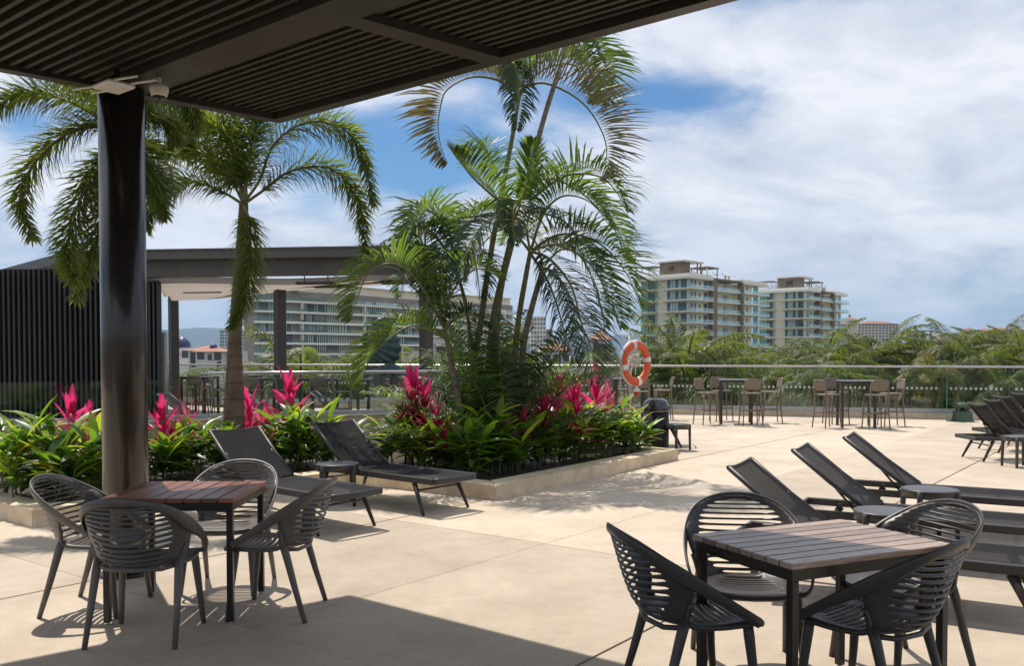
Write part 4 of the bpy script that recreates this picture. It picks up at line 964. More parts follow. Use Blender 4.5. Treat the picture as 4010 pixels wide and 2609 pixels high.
areca('small areca palm left of the clump with bent grey cane and spreading fronds', [(1080, 1000), (1065, 930), (1052, 860), (1040, 800), (1031, 755)], [.075, .07, .06, .05, .04], None,
      [([(1033, 785), (995, 768), (950, 762), (900, 785), (862, 830), (838, 900)], 13.2, 12.6, D(L_=.6, n=50, vee=.9, droop=.3)),
       ([(1031, 758), (1005, 700), (960, 640), (905, 610), (855, 640), (828, 700), (815, 745)], 13.3, 12.6, D(L_=.62, n=54, vee=.9, droop=.3)),
       ([(1031, 755), (1018, 690), (1000, 610), (975, 540), (960, 500)], 13.4, 13.9, D(L_=.55, n=46)),
       ([(1031, 755), (1045, 690), (1075, 640), (1120, 625), (1165, 650)], 13.3, 13.0, D(L_=.55, n=46, vee=.8)),
       ([(1031, 755), (1040, 700), (1050, 640), (1085, 590)], 13.4, 14.2, D(L_=.5, n=40)),
       ([(1031, 758), (990, 700), (950, 660), (935, 640), (930, 690)], 13.4, 14.2, D(L_=.5, n=40, m=areca_d_m)),
       ([(1031, 755), (1005, 640), (985, 560), (1000, 510), (1030, 500), (1060, 540)], 13.6, 14.4, D(L_=.55, n=46)),
       ([(1031, 770), (1060, 740), (1100, 735), (1130, 760)], 13.3, 13.0, D(L_=.45, n=36, m=areca_d_m))], mt=cane_g_m, rings=13, seed=200, Ys=13.4)
areca('thin green areca stem rising left of the clump into a dark arching crown', [(1100, 1005), (1098, 850), (1080, 700), (1052, 610)], [.05, .045, .04, .032], None,
      [([(1052, 610), (1020, 560), (980, 540), (955, 570), (950, 620)], 13.9, 13.4, D(L_=.6, n=50, droop=.4, m=areca_d_m)),
       ([(1052, 610), (1040, 540), (1000, 490), (965, 510), (945, 570)], 13.9, 13.3, D(L_=.6, n=50, droop=.35)),
       ([(1052, 610), (1075, 540), (1110, 500), (1150, 500), (1175, 540)], 13.9, 14.4, D(L_=.6, n=46)),
       ([(1052, 610), (1085, 590), (1110, 620), (1115, 690)], 13.8, 13.4, D(L_=.55, n=44, m=areca_d_m, droop=.5)),
       ([(1052, 610), (1020, 600), (1000, 640), (1010, 690)], 13.8, 13.2, D(L_=.5, n=40, m=areca_d_m, droop=.5))], rings=12, seed=220)
# low bushy areca clump at the foot
t = thing('areca_bush', 'dense low bush of dark areca fronds round the foot of the palm clump', 'palm bush', (0, 0, 0)); rg = random.Random(5)
for i in range(44):
    a = rg.uniform(0, 2 * PI); el = rg.uniform(.75, 1.45); ln = rg.uniform(1.4, 2.4); c0 = Vector((-.40 + rg.uniform(-.3, .45), 11.9 + rg.uniform(-.5, .5), .2)); hz = Vector((math.cos(a), math.sin(a) * .8, 0))
    p = [c0]; v = hz * math.cos(el) + Vector((0, 0, math.sin(el)))
    for k in range(5): p.append(p[-1] + v * ln / 5); v = (v + Vector((0, 0, -.20)) + hz * .05).normalized()
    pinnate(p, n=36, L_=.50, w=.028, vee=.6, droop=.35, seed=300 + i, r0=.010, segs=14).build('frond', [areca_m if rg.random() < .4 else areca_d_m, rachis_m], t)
for i in range(7):
    a = rg.uniform(0, 2 * PI); ln = rg.uniform(.8, 1.2); c0 = Vector((-1.22 + rg.uniform(-.2, .2), 11.6 + rg.uniform(-.3, .3), .2)); hz = Vector((math.cos(a), math.sin(a) * .8, 0)); v = hz * .5 + Vector((0, 0, .85)); p = [c0]
    for k in range(5): p.append(p[-1] + v * ln / 5); v = (v + Vector((0, 0, -.3)) + hz * .1).normalized()
    pinnate(p, n=30, L_=.36, w=.024, vee=.6, droop=.35, seed=350 + i, r0=.009, segs=14).build('frond', [areca_m, rachis_m], t)

# ------------------------------------------------------------------ ginger and ti plants
def leaf_mesh(L_, w, curl, fold, mt, up=.0, tipk=1.0):
    m = MB(); n = 7; vs = []; fs = []
    for i in range(n + 1):
        t = i / n; y = L_ * t * (1 - .12 * curl * t); z = up * L_ * t - curl * L_ * .45 * t * t
        ww = w * .5 * (math.sin(PI * min(1, t ** .75 * .97 + .015)) ** .85) if 0 < i < n else w * .02
        dz = fold * ww; rip = .04 * w * math.sin(i * 2.3)
        vs += [(-ww, y, z + dz + rip), (0, y, z), (ww, y, z + dz - rip)]
    for i in range(n):
        a = i * 3; fs += [(a, a + 1, a + 4, a + 3), (a + 1, a + 2, a + 5, a + 4)]
    m.add(vs, fs, 0, True); return m.data('leaf', mt)
GL = [leaf_mesh(.34, .085, c, .35, leaf_ms[k]) for k in (0, 1, 2) for c in (.25, .6)] + [leaf_mesh(.30, .10, .4, .3, leaf_ms[3])]
TL = [leaf_mesh(.40, .088, c, .5, ti_ms[k]) for k in (0, 1, 2, 3) for c in (.15, .6)]
flower_m = mat('ginger_flower', (.45, .03, .05), .5, nscale=30, trans=(.3, (.7, .05, .08))); flowerp_m = mat('pink_ginger_flower', (.62, .22, .24), .5, nscale=30, trans=(.3, (.8, .3, .3)))
def place_leaf(mesh, p, az, el, roll, sc, parent):
    M = Matrix.Translation(p) @ Matrix.Rotation(az, 4, 'Z') @ Matrix.Rotation(el, 4, 'X') @ Matrix.Rotation(roll, 4, 'Y') @ Matrix.Scale(sc, 4)
    o = bpy.data.objects.new('leaf', mesh); COL.objects.link(o); o.parent = parent; o.matrix_local = M; return o
def ginger(label, x, y, h, ns, spread, light, seed, flower=None, z0=.12):
    rg = random.Random(seed); t = thing('ginger_plant', label, 'plant', (x, y, z0), 0, 'green ginger plants in the bed'); st = MB()
    for s in range(ns):
        a = 2 * PI * s / ns + rg.uniform(-.5, .5); lean = rg.uniform(.1, .5) * spread; hh = h * rg.uniform(.55, 1.05); b0 = Vector((rg.uniform(-.12, .12), rg.uniform(-.12, .12), 0))
        out = Vector((math.cos(a), math.sin(a), 0)); pts = [b0, b0 + out * lean * .25 + Vector((0, 0, hh * .4)), b0 + out * lean * .62 + Vector((0, 0, hh * .75)), b0 + out * lean * 1.1 + Vector((0, 0, hh))]
        c = catmull(pts, 12); st.tube(c, [.009 * (1 - .5 * i / 12) for i in range(13)], 5); nl = int(7 + hh * 9)
        for k in range(nl):
            f = .14 + .86 * (k + .5) / nl; q = min(int(f * 12), 11); p = c[q].lerp(c[q + 1], f * 12 - q); az = a - PI / 2 + (PI if k % 2 else 0) + rg.uniform(-.7, .7) + s
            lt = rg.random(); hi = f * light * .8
            mi = (2 + rg.randrange(2)) if lt < hi * .62 else ((4 + rg.randrange(2)) if (lt > .92 - (1 - f) * .45) else rg.randrange(2))  # darker leaves favoured low, brighter ones high: shade put into leaf colour
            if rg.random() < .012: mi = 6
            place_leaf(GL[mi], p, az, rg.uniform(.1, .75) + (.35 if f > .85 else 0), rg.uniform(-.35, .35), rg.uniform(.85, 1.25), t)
        if flower and s == 0:
            g_ = MB(); e = c[-1]
            for j in range(9):
                for k in range(5): aa = k * 1.257 + j * .6; r = .022 * (1 - j / 11); pp = e + Vector((math.cos(aa) * r, math.sin(aa) * r, .016 * j)); g_.add([pp, pp + Vector((math.cos(aa + .4) * .012, math.sin(aa + .4) * .012, .012)), pp + Vector((math.cos(aa) * .018, math.sin(aa) * .018, .032)), pp + Vector((math.cos(aa - .4) * .012, math.sin(aa - .4) * .012, .012))], [(0, 1, 2, 3)])
            g_.build('flower', flower_m if flower == 1 else flowerp_m, t)
    st.build('stems', stem_m, t); return t
def tiplant(label, x, y, h, n, seed, sc=1.0, pale=.15, z0=.12):
    rg = random.Random(seed); t = thing('ti_plant', label, 'plant', (x, y, z0), 0, 'pink ti plants in the bed'); m = MB(); m.tube([(0, 0, 0), (.02, .01, h * .5), (0, .0, h)], [.014, .012, .008], 6); m.build('stem', ti_ms[2], t)
    for k in range(n):
        f = k / (n - 1); el = .35 + 1.08 * f ** .8; p = Vector((0, 0, h * (.35 + .65 * f))); az = k * 2.4 + rg.uniform(-.3, .3)
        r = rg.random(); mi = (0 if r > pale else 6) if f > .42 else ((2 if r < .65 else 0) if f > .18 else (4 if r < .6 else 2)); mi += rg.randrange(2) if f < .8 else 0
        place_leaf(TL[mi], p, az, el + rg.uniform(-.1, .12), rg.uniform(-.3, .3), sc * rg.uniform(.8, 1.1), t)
    return t
# positions: photo columns of the plant and its ground row in the bed
def bed(x, Y): return (x * K - 2005) / FP * Y
GP = [  # (view column, depth, height, stalks, light, flower, label)
    (15, 9.15, .95, 6, .9, 0, 'big leaf ginger at the left edge of the picture'),
    (70, 8.95, 1.0, 6, .9, 0, 'tall ginger left of the red torch flower'),
    (118, 9.3, 1.05, 5, 1.0, 1, 'ginger with a red torch flower on top, left of the pink ti leaves'),
    (40, 10.2, .9, 5, .6, 0, 'ginger in the back row at the left edge'),
    (150, 8.85, .8, 6, .7, 1, 'ginger behind the leftmost chair with a small red flower'),
    (205, 9.25, .9, 5, 1.0, 0, 'ginger just left of the black column, bright leaf tips'),
    (250, 9.9, .8, 5, .7, 0, 'ginger hidden behind the black column'),
    (180, 10.3, .75, 5, .5, 0, 'dark ginger behind the first ti plant'),
    (365, 10.2, .62, 5, .8, 0, 'low ginger right of the black column'),
    (405, 10.4, .75, 5, .9, 0, 'ginger behind the back armchair at the left table'),
    (448, 10.9, .80, 5, 1.0, 0, 'ginger with one upright bright leaf left of the palm trunk'),
    (490, 11.0, .7, 5, .8, 0, 'ginger at the foot of the tall foxtail trunk'),
    (430, 11.6, .6, 4, .6, 0, 'back row ginger before the wall left of the trunk'),
    (640, 11.5, .75, 5, .8, 0, 'ginger between the two raised lounger backs'),
    (690, 11.3, .95, 6, 1.0, 1, 'tall ginger with yellow green leaves between the loungers'),
    (735, 11.6, .85, 6, 1.0, 0, 'ginger just left of the second lounger back'),
    (665, 11.9, .7, 5, .7, 0, 'ginger behind the first lounger back'),
    (770, 11.4, .6, 5, .6, 0, 'ginger behind the second lounger'),
    (905, 11.9, .75, 5, .8, 0, 'low ginger right of the second lounger back'),
    (955, 11.6, 1.0, 7, 1.0, 0, 'broad ginger with a yellow leaf in front of the ti plants'),
    (1000, 11.2, .75, 6, .7, 0, 'ginger beyond the end of the second lounger'),
    (1050, 10.9, .8, 6, .8, 2, 'ginger with a pale pink flower left of the bed corner'),
    (1100, 10.55, .80, 6, .8, 0, 'dense ginger behind the near corner of the bed'),
    (1140, 10.9, 1.0, 7, .9, 2, 'tall ginger at the bed corner with long upright leaves'),
    (1190, 11.0, .8, 6, .7, 2, 'ginger right of the bed corner with a pink bud'),
    (1160, 11.9, .9, 6, .7, 0, 'ginger before the foot of the palm clump'),
    (1235, 11.5, .85, 6, .8, 0, 'ginger along the right kerb in front of the red ti plants'),
    (1280, 11.8, .9, 6, .7, 0, 'ginger halfway along the right kerb'),
    (1325, 12.2, .9, 6, .8, 2, 'ginger with a small pink cone half way to the bin'),
    (1370, 12.6, .85, 6, .9, 0, 'ginger two plants left of the bin'),
    (1415, 12.95, .90, 7, 1.0, 2, 'tall bright ginger under the lifebuoy'),
    (1455, 13.3, .72, 7, 1.0, 0, 'ginger overhanging the kerb beside the bin'),
    (1395, 13.9, .85, 6, .9, 0, 'ginger behind the bright plant under the lifebuoy'),
    (1300, 13.1, .85, 6, .7, 0, 'ginger behind the right kerb row near the palm bush'),
    (1080, 12.3, .8, 6, .6, 0, 'dark ginger left of the palm bush'),
    (1478, 13.75, .52, 5, 1.0, 0, 'ginger at the tip of the bed right beside the bin'),
    (1350, 13.6, .9, 5, .8, 0, 'ginger in the back row before the glass')]
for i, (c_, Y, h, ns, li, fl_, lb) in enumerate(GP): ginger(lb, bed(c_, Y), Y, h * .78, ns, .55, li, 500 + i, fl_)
TP = [(165, 10.0, .85, 22, .9, .05, 'vivid pink ti plant left of the black column'), (205, 10.6, .70, 22, .85, .1, 'pink ti plant close behind the column on its left'),
      (228, 10.0, .55, 20, .9, .3, 'small pale pink ti plant beside the column'), (150, 9.7, .35, 18, .9, 0, 'low crimson ti plant under the vivid one at left'),
      (375, 10.6, .68, 26, 1.05, 0, 'crimson and pink ti plant right of the column'), (432, 11.3, .62, 20, .9, .3, 'small ti plant behind the ginger left of the trunk'), (395, 10.9, .45, 20, .9, .5, 'low pale ti plant right of the column'),
      (578, 11.9, .75, 20, 1.05, .0, 'pink ti plant showing above the first lounger back'), (620, 12.2, .58, 20, .9, .4, 'low pale pink ti plant right of the first lounger'),
      (672, 12.2, 1.0, 22, 1.2, .0, 'tall bright pink ti plant between the lounger backs'), (600, 11.7, .5, 18, .9, .2, 'short pink ti plant behind the first lounger'),
      (958, 11.7, 1.08, 30, 1.15, .1, 'large bright pink ti plant right of the second lounger'), (985, 11.5, .86, 30, 1.05, .15, 'crowded pink ti plant below the large one'), (1010, 11.2, .6, 26, 1.0, .05, 'crimson ti plant left of the palm bush'), (1035, 11.0, .45, 24, .9, 0, 'low crimson ti plant beyond the bed corner'), (940, 11.7, .7, 20, .9, .6, 'pale pink ti plant leaning left before the wall'),
      (1300, 12.2, .93, 26, 1.05, .1, 'pink ti plant right of the palm bush'), (1335, 12.5, .95, 26, 1.05, .1, 'second pink ti plant right of the palm bush'), (1385, 13.2, 1.02, 22, 1.15, 0, 'pink ti plant left of the lifebuoy pole'),
      (1265, 11.8, .75, 24, 1.0, .1, 'dull pink ti plant amid the palm bush fronds'), (1215, 11.5, .6, 22, .9, .2, 'dark pink ti plant before the palm bush'), (1345, 12.3, .6, 24, .95, .1, 'crimson ti plant low behind the right kerb ginger'), (1410, 14.2, .85, 20, .9, .5, 'pale ti plant behind the bright ginger')]
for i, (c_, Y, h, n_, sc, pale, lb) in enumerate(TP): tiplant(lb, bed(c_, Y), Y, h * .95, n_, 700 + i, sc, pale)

# ------------------------------------------------------------------ far palms
def coco(seed, yellow=False, wind=.35, nf=26, L_=3.7):
    rg = random.Random(seed); t = link('coconut_palm', None); h = 12.0
    lean = Vector((rg.uniform(-.6, .6), rg.uniform(-.6, .6), 0)); tr = MB(); top = Vector((0, 0, 0)); tr.tube(catmull([lean + Vector((0, 0, -h)), lean * .7 + Vector((0, 0, -h * .6)), lean * .2 + Vector((0, 0, -h * .25)), top], 12), [.24, .18, .16, .15, .14, .14, .13, .13, .13, .13, .12, .12, .12], 8)
    tr.build('trunk', trunk_m, t)
    for i in range(nf):
        a = i * 2.4 + rg.uniform(-.3, .3); f = i / (nf - 1); el = 1.25 - 1.3 * f + rg.uniform(-.15, .15); hz = Vector((math.cos(a), math.sin(a), 0)); ln = L_ * rg.uniform(.85, 1.1); p = [top + hz * .1]; v = hz * math.cos(el) + Vector((0, 0, math.sin(el)))
        for k in range(6): p.append(p[-1] + v * ln / 6); v = (v + Vector((0, 0, -(.27 + .20 * f))) + hz * (.02 + .06 * f) + Vector((wind * .14, 0, 0))).normalized()
        m = pinnate(p, n=62, L_=.88, w=.065, vee=.2 - .2 * f, fwd=.55, droop=.55 + .4 * f, start=.10, seed=seed * 50 + i, r0=.05, segs=12, jit=.14, dens=1); m.build('frond', [coco_y_m if (yellow and i % 2) or (f > .8 and rg.random() < .5) else coco_m, rachis_m], t)
    return t
protos = [coco(1), coco(2, wind=.5), coco(3, wind=-.1, L_=3.0), coco(4, yellow=True, L_=2.7, wind=.0), coco(5, wind=.2, L_=3.7)]
for p in protos: p['category'] = 'palm tree'; p['group'] = 'coconut palms beyond the deck'
# (full px column, crown row, depth, proto, label)
CP = [(2620, 1405, 62, 0, 'coconut palm in front of the nearer right tower, just right of the lifebuoy'), (2668, 1378, 70, 1, 'coconut palm with a dark spear before the tower corner'), (2785, 1372, 66, 4, 'coconut palm rising before the brown pier of the nearer tower'),
      (2745, 1420, 55, 2, 'low coconut palm left of the middle bar table, above the rail'), (2880, 1400, 60, 0, 'coconut palm above the middle bar table'), (2990, 1412, 52, 3, 'yellowing coconut palm between the two right towers'),
      (3032, 1375, 68, 2, 'coconut palm before the blank wall of the farther tower'), (3120, 1415, 58, 1, 'shaggy coconut palm right of the yellowing one'), (3235, 1365, 60, 4, 'big coconut palm before the farther tower right side'),
      (3290, 1390, 56, 2, 'coconut palm left of the far hotel'), (3400, 1385, 60, 1, 'coconut palm covering the base of the far hotel'), (3478, 1345, 62, 4, 'tall coconut palm with wind blown fronds right of the far hotel'),
      (3560, 1400, 75, 2, 'small coconut palm under the unfinished concrete building'), (3640, 1420, 50, 3, 'bright green low palm with upright leaves near the speaker'), (3735, 1345, 58, 0, 'tall coconut palm with upright spears right of the concrete building'),
      (3690, 1380, 80, 2, 'coconut palm behind the tall one with spears'), (3830, 1400, 54, 1, 'coconut palm left of the corner palm'), (3895, 1385, 60, 0, 'coconut palm with pale leaf bases above the far loungers'),
      (3950, 1330, 62, 4, 'tallest coconut palm near the right edge'), (4010, 1372, 58, 1, 'coconut palm cut by the right edge'), (2480, 1440, 75, 2, 'coconut palm behind the lifebuoy'),
      (2395, 1442, 85, 1, 'coconut palm left of the lifebuoy by the red roofs'), (2200, 1430, 80, 2, 'coconut palm behind the areca clump'), (2080, 1440, 70, 0, 'coconut palm hidden behind the areca clump'),
      (1232, 1418, 60, 3, 'yellow green palm top between the pavilion posts'), (1045, 1452, 75, 3, 'small palm top left of the middle post'), (1585, 1420, 70, 2, 'palm before the white villa left of the third post'), (1530, 1445, 62, 3, 'low yellowish palm beside the seahorse sculpture'),
      (1730, 1432, 66, 0, 'palm right of the third post'), (1860, 1440, 62, 2, 'palm behind the small areca cane'), (668, 1455, 60, 0, 'palm beside the pale pier'), (1400, 1450, 66, 1, 'palm behind the seahorse sculpture'), (1935, 1435, 74, 1, 'palm beyond the rail left of the areca bush')]
used = set()
def put(p, x, y, Y, rz, sc, label, grp='coconut palms beyond the deck'):
    loc = at(x, y, Y)
    if p not in used:
        used.add(p); o = protos[p]; o.location = loc; o.rotation_euler = (0, 0, rz); o.scale = (sc,) * 3; o['label'] = label; o['group'] = grp
    else: dup(protos[p], loc, rz, label, grp, sc)
for (x, y, Y, p, lb) in CP: put(p, x, y + 22 + (1.2 if x < 3200 else .7) / Y * FP, Y, rnd.uniform(0, 6.28) if p in (2, 3) else rnd.uniform(-.5, .5), rnd.uniform(.92, 1.1) * (1.0 if p != 3 else .8), lb)
k = 0
for i in range(38):
    Y = rnd.uniform(30, 80); x = rnd.uniform(2420, 4150) if i % 3 else rnd.uniform(900, 2400); y = (rnd.uniform(1465, 1560) if Y < 60 else rnd.uniform(1440, 1480)) + (70 if x < 1300 else 0)
    put(rnd.choice((0, 1, 2, 4, 3)), x, y, Y, rnd.uniform(0, 6.28), rnd.uniform(.8, 1.05), 'low coconut palm with drooping fronds seen through glass, %s' % ('under the pavilion' if x < 1700 else 'behind the palm clump' if x < 2400 else 'near the lifebuoy' if x < 2700 else 'behind the middle bar table' if x < 3050 else 'behind the right bar table' if x < 3550 else 'near the green speaker' if x < 3900 else 'at the right edge'), 'low coconut palms seen through the glass')
# undergrowth below and beyond the deck
def tufts(name, n, region, hgt, mt, seed, ln=.9, w=.09):
    rg = random.Random(seed); m = MB()
    for i in range(n):
        x, y = region(rg); z = -9.5 + rg.uniform(0, hgt) ** 1.0; p = Vector((x, y, z)); cl = 9
        for k in range(cl):
            a = rg.uniform(0, 2 * PI); e = rg.uniform(-.1, 1.3); d = Vector((math.cos(a) * math.cos(e), math.sin(a) * math.cos(e), math.sin(e))); leaflet(m, p + Vector((rg.uniform(-.5, .5), rg.uniform(-.5, .5), rg.uniform(-.5, .5))), d, Vector((rg.uniform(-1, 1), rg.uniform(-1, 1), rg.uniform(-1, 1))), ln * rg.uniform(.6, 1.4), w, .3, rg)
    return stuff(m.build(name, mt))
und_m = mat('undergrowth_leaf', (.045, .062, .018), .65, col2=(.095, .09, .035), nscale=.15, trans=(.2, (.14, .18, .04)))
def wedge(y0, y1, xa, xb): return lambda rg: (lambda Y: ((rg.uniform(xa, xb) - 2005) / FP * Y, Y))(y0 + (y1 - y0) * rg.random())
tufts('undergrowth', 9000, wedge(30, 75, 600, 4400), 5.0, und_m, 1, .8, .16)
tufts('far_treetops', 9000, wedge(75, 230, 1300, 4300), 8.5, und_m, 2, 2.2, .5)
tufts('low_treetops', 1500, wedge(60, 180, 300, 1300), 5.0, und_m, 3, 1.6, .35)
hill_m = mat('hill_scrub', (.13, .14, .05), .9, col2=(.07, .09, .03), nscale=.02)

# ------------------------------------------------------------------ buildings
cream = mat('cream_render', (.84, .76, .59), .8, col2=(.81, .73, .56), nscale=.2); slabm = mat('slab_edge', (.80, .77, .68), .7, nscale=.3, col2=(.76, .73, .64)); brown = mat('brown_render', (.25, .185, .13), .8, nscale=.2)
wglass = mat('dark_window_glass', (.035, .055, .065), .12, nscale=.3, col2=(.05, .08, .09)); curtain = mat('curtained_window', (.46, .58, .54), .3, nscale=.6, col2=(.34, .45, .43)); teal = mat('teal_screen_glass', (.10, .34, .32), .2, nscale=.3, col2=(.14, .42, .40)); winf = mat('window_frame', (.55, .54, .5), .6); dwinf = mat('dark_window_frame', (.05, .055, .06), .5)
bale = glass_mat('balustrade_glass', (.88, .95, .94), .6)
def win_mesh(w, h, n, pat, seed=0, fr=winf, d=.12):
    """window: frame bars, recessed panes, some curtained; origin at its lower left on the wall face, x along the wall, -y outward"""
    rg = random.Random(seed); m = MB(); pw_ = w / n
    for i in range(n):
        k = {'c': 1, 'd': 2, 't': 3}[pat[i % len(pat)]]; m.box((pw_ * i + .05, -.03, .06), (pw_ * (i + 1) - .05, .02, h - .06), k)
    for i in range(n + 1): m.box((max(0, pw_ * i - .045), -.06, 0), (min(w, pw_ * i + .045), .0, h), 0)
    m.box((.0455, -.055, 0), (w - .0455, -.0, .055), 0); m.box((.0455, -.055, h - .055), (w - .0455, 0, h), 0)
    return m.data('window', [fr, curtain, wglass, teal])
def tower(label, cx, cy, ang, L1, L2, ztops, seed, top_z, z_roof):
    t = thing('apartment_tower', label, 'building', (cx, cy, 0), ang); rg = random.Random(seed)
    zb = -9.5; m = MB(); m.box((0.5, 0.5, zb), (L2 * .26, L1, top_z)); m.box((L2 * .26 + .01, 1.8, zb), (L2 * .655, L1, top_z)); m.box((L2 * .655 + .01, .5, zb), (L2 * .86, L1, top_z)); m.build('wall', cream, t)
    m = MB(); m.box((L2 * .263, -.9, zb), (L2 * .325, 1.79, top_z + .9)); m.build('pier', brown, t); m = MB(); m.box((L2 * .655, -.9, zb), (L2 * .672, .49, top_z + .6)); m.build('pier', brown, t)
    m = MB(); m.box((L2 * .955, .8, zb), (L2 * .97, 1.4, top_z)); m.build('corner_column', cream, t)
    m = MB(); m.box((-1.3, -1.3, top_z), (L2 * .262, L1 + 1.2, top_z + .75)); m.box((-.9, -.9, top_z + .751), (L2 * .262, L1 + 1, top_z + 1.5)); m.box((L2 * .673, -1.3, top_z), (L2 + 1.2, L1 + 1.2, top_z + .75)); m.box((L2 * .673, -.9, top_z + .751), (L2 + .9, L1 + 1, top_z + 1.4)); m.build('cornice', slabm, t)
    m = MB(); m.box((L2 * .326, -.85, top_z + .3), (L2 * .654, L1, top_z + .85)); m.build('parapet', brown, t)
    W_ = dict(a=win_mesh(6.6, 2.55, 7, 'dccdcdd', 1, dwinf), a2=win_mesh(6.6, 2.55, 7, 'dcccddd', 5, dwinf), b=win_mesh(3.3, 2.5, 4, 'dddc', 2, dwinf), tl=win_mesh(2.3, 2.5, 2, 't', 3), c=win_mesh(3.9, 2.4, 4, 'cdcd', 4, winf), s=win_mesh(.9, 1.3, 1, 'd', 6), e=win_mesh(1.9, 2.4, 2, 'dd', 7, winf), g=win_mesh(3.6, 2.3, 4, 'cdcc', 8, winf), tt=win_mesh(3.2, 2.6, 3, 't', 9, winf))
    RL = -PI / 2
    for z in ztops:
        m = MB()
        m.box((-1.5, -1.5, z - .32), (L2 * .262, .49, z)); m.box((-1.5, .491, z - .32), (.49, L1 * .5, z)); m.box((-1.5, L1 * .63, z - .32), (.49, L1 + 1.7, z)); m.box((L2 * .326, -.8, z - .32), (L2 * .654, 1.79, z)); m.box((L2 * .673, -1.6, z - .32), (L2 + 1.9, .49, z)); m.box((L2 * .861, .491, z - .32), (L2 + 1.9, L1, z))
        m.build('floor_slab', slabm, t)
        m = MB(); m.box((-1.4, -1.42, z), (L2 * .262, -1.38, z + .95)); m.box((-1.42, -1.37, z), (-1.38, L1 * .5, z + .95)); m.box((-1.42, L1 * .64, z), (-1.38, L1 + 1.6, z + .95)); m.box((L2 * .326, -.72, z), (L2 * .654, -.68, z + .95)); m.box((L2 * .673, -1.52, z), (L2 + 1.8, -1.48, z + .95)); m.build('balustrade', bale, t)
        s = L2 / 43
        for (k_, x, y) in (('c', .7 * s, .5), ('s', 6 * s, .5), ('e', 8.6 * s, .5), ('g', 15.2 * s, 1.8), ('g', 21.3 * s, 1.8), ('e', 30 * s, .5), ('s', 33.4 * s, .5)):
            link('window', W_[k_], t, (x, y - .02, z + (.05 if k_ != 's' else .9)))
        link('window', W_['tt'], t, (L2 * .875, .52, z + .05))
        q = L1 / 17
        for (k_, y) in ((rg.choice(('a', 'a2')), 7.6 * q), ('b', 14.3 * q), ('tl', 16.7 * q)): link('window', W_[k_], t, (.48, y, z + .05), (0, 0, RL))
    # roof terrace structures
    z = top_z + 1.5; m = MB(); m.box((.8, 3.2, top_z + 1.45), (5.6, 3.6, z + 3.6)); m.box((.8, 3.601, top_z + 1.45), (1.2, L1 * .62, z + 1.0)); m.box((.8, 3.601, z + 2.6), (1.2, L1 * .62, z + 3.6)); m.box((.8, 3.601, z + 1.001), (1.2, 5.5, z + 2.599)); m.box((.8, 8.0, z + 1.001), (1.2, L1 * .62, z + 2.599)); m.box((5.0, 3.601, top_z + 1.45), (5.6, L1 * .62, z + 3.4)); m.build('penthouse', brown, t)
    m = MB(); m.box((.2, 1.6, z + 3.601), (10.5, L1 * .64, z + 4.0)); m.build('roof', slabm, t)
    for (x0, x1, y0, y1, hh) in ((.6, 5, L1 * .72, L1 + .3, 2.6), (11.5, 18.0, 1.0, 7, 2.5)):
        m = MB(); m.box((x0, y0, z + hh), (x1, y1, z + hh + .35)); m.build('roof', brown, t)
        for x in (x0 + .2, x1 - .5):
            for y in (y0 + .2, y1 - .5): m = MB(); m.box((x, y, top_z + 1.3), (x + .3, y + .3, z + hh - .002)); m.build('roof_post', slabm, t)
    for x in (8.0, 9.8): m = MB(); m.box((x, 2.2, z - .1), (x + .3, 2.5, z + 3.599)); m.build('roof_post', brown, t)
    m = MB(); rg2 = random.Random(seed)
    for k_ in range(90):
        p = Vector((rg2.choice((rg2.uniform(.0, 4), rg2.uniform(10, 20))), rg2.uniform(0, 1.5) if rg2.random() < .4 else rg2.uniform(L1 * .5, L1), z + rg2.uniform(0, 1.2))); a = rg2.uniform(0, 6.28); leaflet(m, p, Vector((math.cos(a), math.sin(a), .6)), Vector((0, 0, 1)).cross(Vector((math.cos(a), math.sin(a), 0))), 1.2, .35, .3, rg2)
    stuff(m.build('roof_plants', und_m, t))
    for x in (22, 24, 31): m = MB(); m.lathe([(.3, 0), (.3, 1.2), (.5, 1.3), (.5, 1.6), (.1, 1.8)], (x * L2 / 43, 1.2, top_z + .85), 8); m.build('roof_vent', slabm, t)
    return t
z1 = [21.46 - 3.3 * i for i in range(10)]
tower('nearer cream apartment tower with brown piers and balconies, right of the lifebuoy', 50.4, 251, R(46), 17, 43, z1, 1, 24.1, 0)
z2 = [22.1 - 3.3 * i for i in range(10)]
tower('farther cream apartment tower beyond the nearer one', 103.2, 308, R(50), 18, 36, z2, 2, 24.7, 0)

# long curved block at the left
cb_ = thing('curved_apartment_block', 'long curved block of white balcony bands and curtained windows behind the pavilion', 'building', (0, 0, 0))
fp = [Vector((x, y, 0)) for x, y in ((-76.5, 262), (-68, 267), (-60.2, 275), (-48, 288.5), (-35.9, 305), (-18, 323), (1.5, 344), (9, 352))]
gwall = mat('taupe_wall', (.30, .25, .20), .8, nscale=.2); bslab = mat('white_slab', (.84, .81, .75), .7, nscale=.3, col2=(.82, .79, .73))
cv = catmull(fp, 28)[:25]; zt = 18.9; nfl = 9
inn = []; out_ = []
for i, p in enumerate(cv):
    tt = (cv[min(i + 1, 24)] - cv[max(i - 1, 0)]).normalized(); nn = Vector((-tt.y, tt.x, 0)); nn = nn if nn.y > 0 else -nn; inn.append(p + nn * 1.4); out_.append(nn)
def strip(q0, q1, z0, z1_, i0=0, i1=24):
    m = MB()
    for i in range(i0, i1): m.prism([(v.x, v.y) for v in (q0(i), q0(i + 1), q1(i + 1), q1(i))], z0, z1_)
    return m
bw_ = strip(lambda i: inn[i] + out_[i] * .3, lambda i: inn[i] + out_[i] * 15, -9.5, zt + 3.0); bw_.build('wall', gwall, cb_)
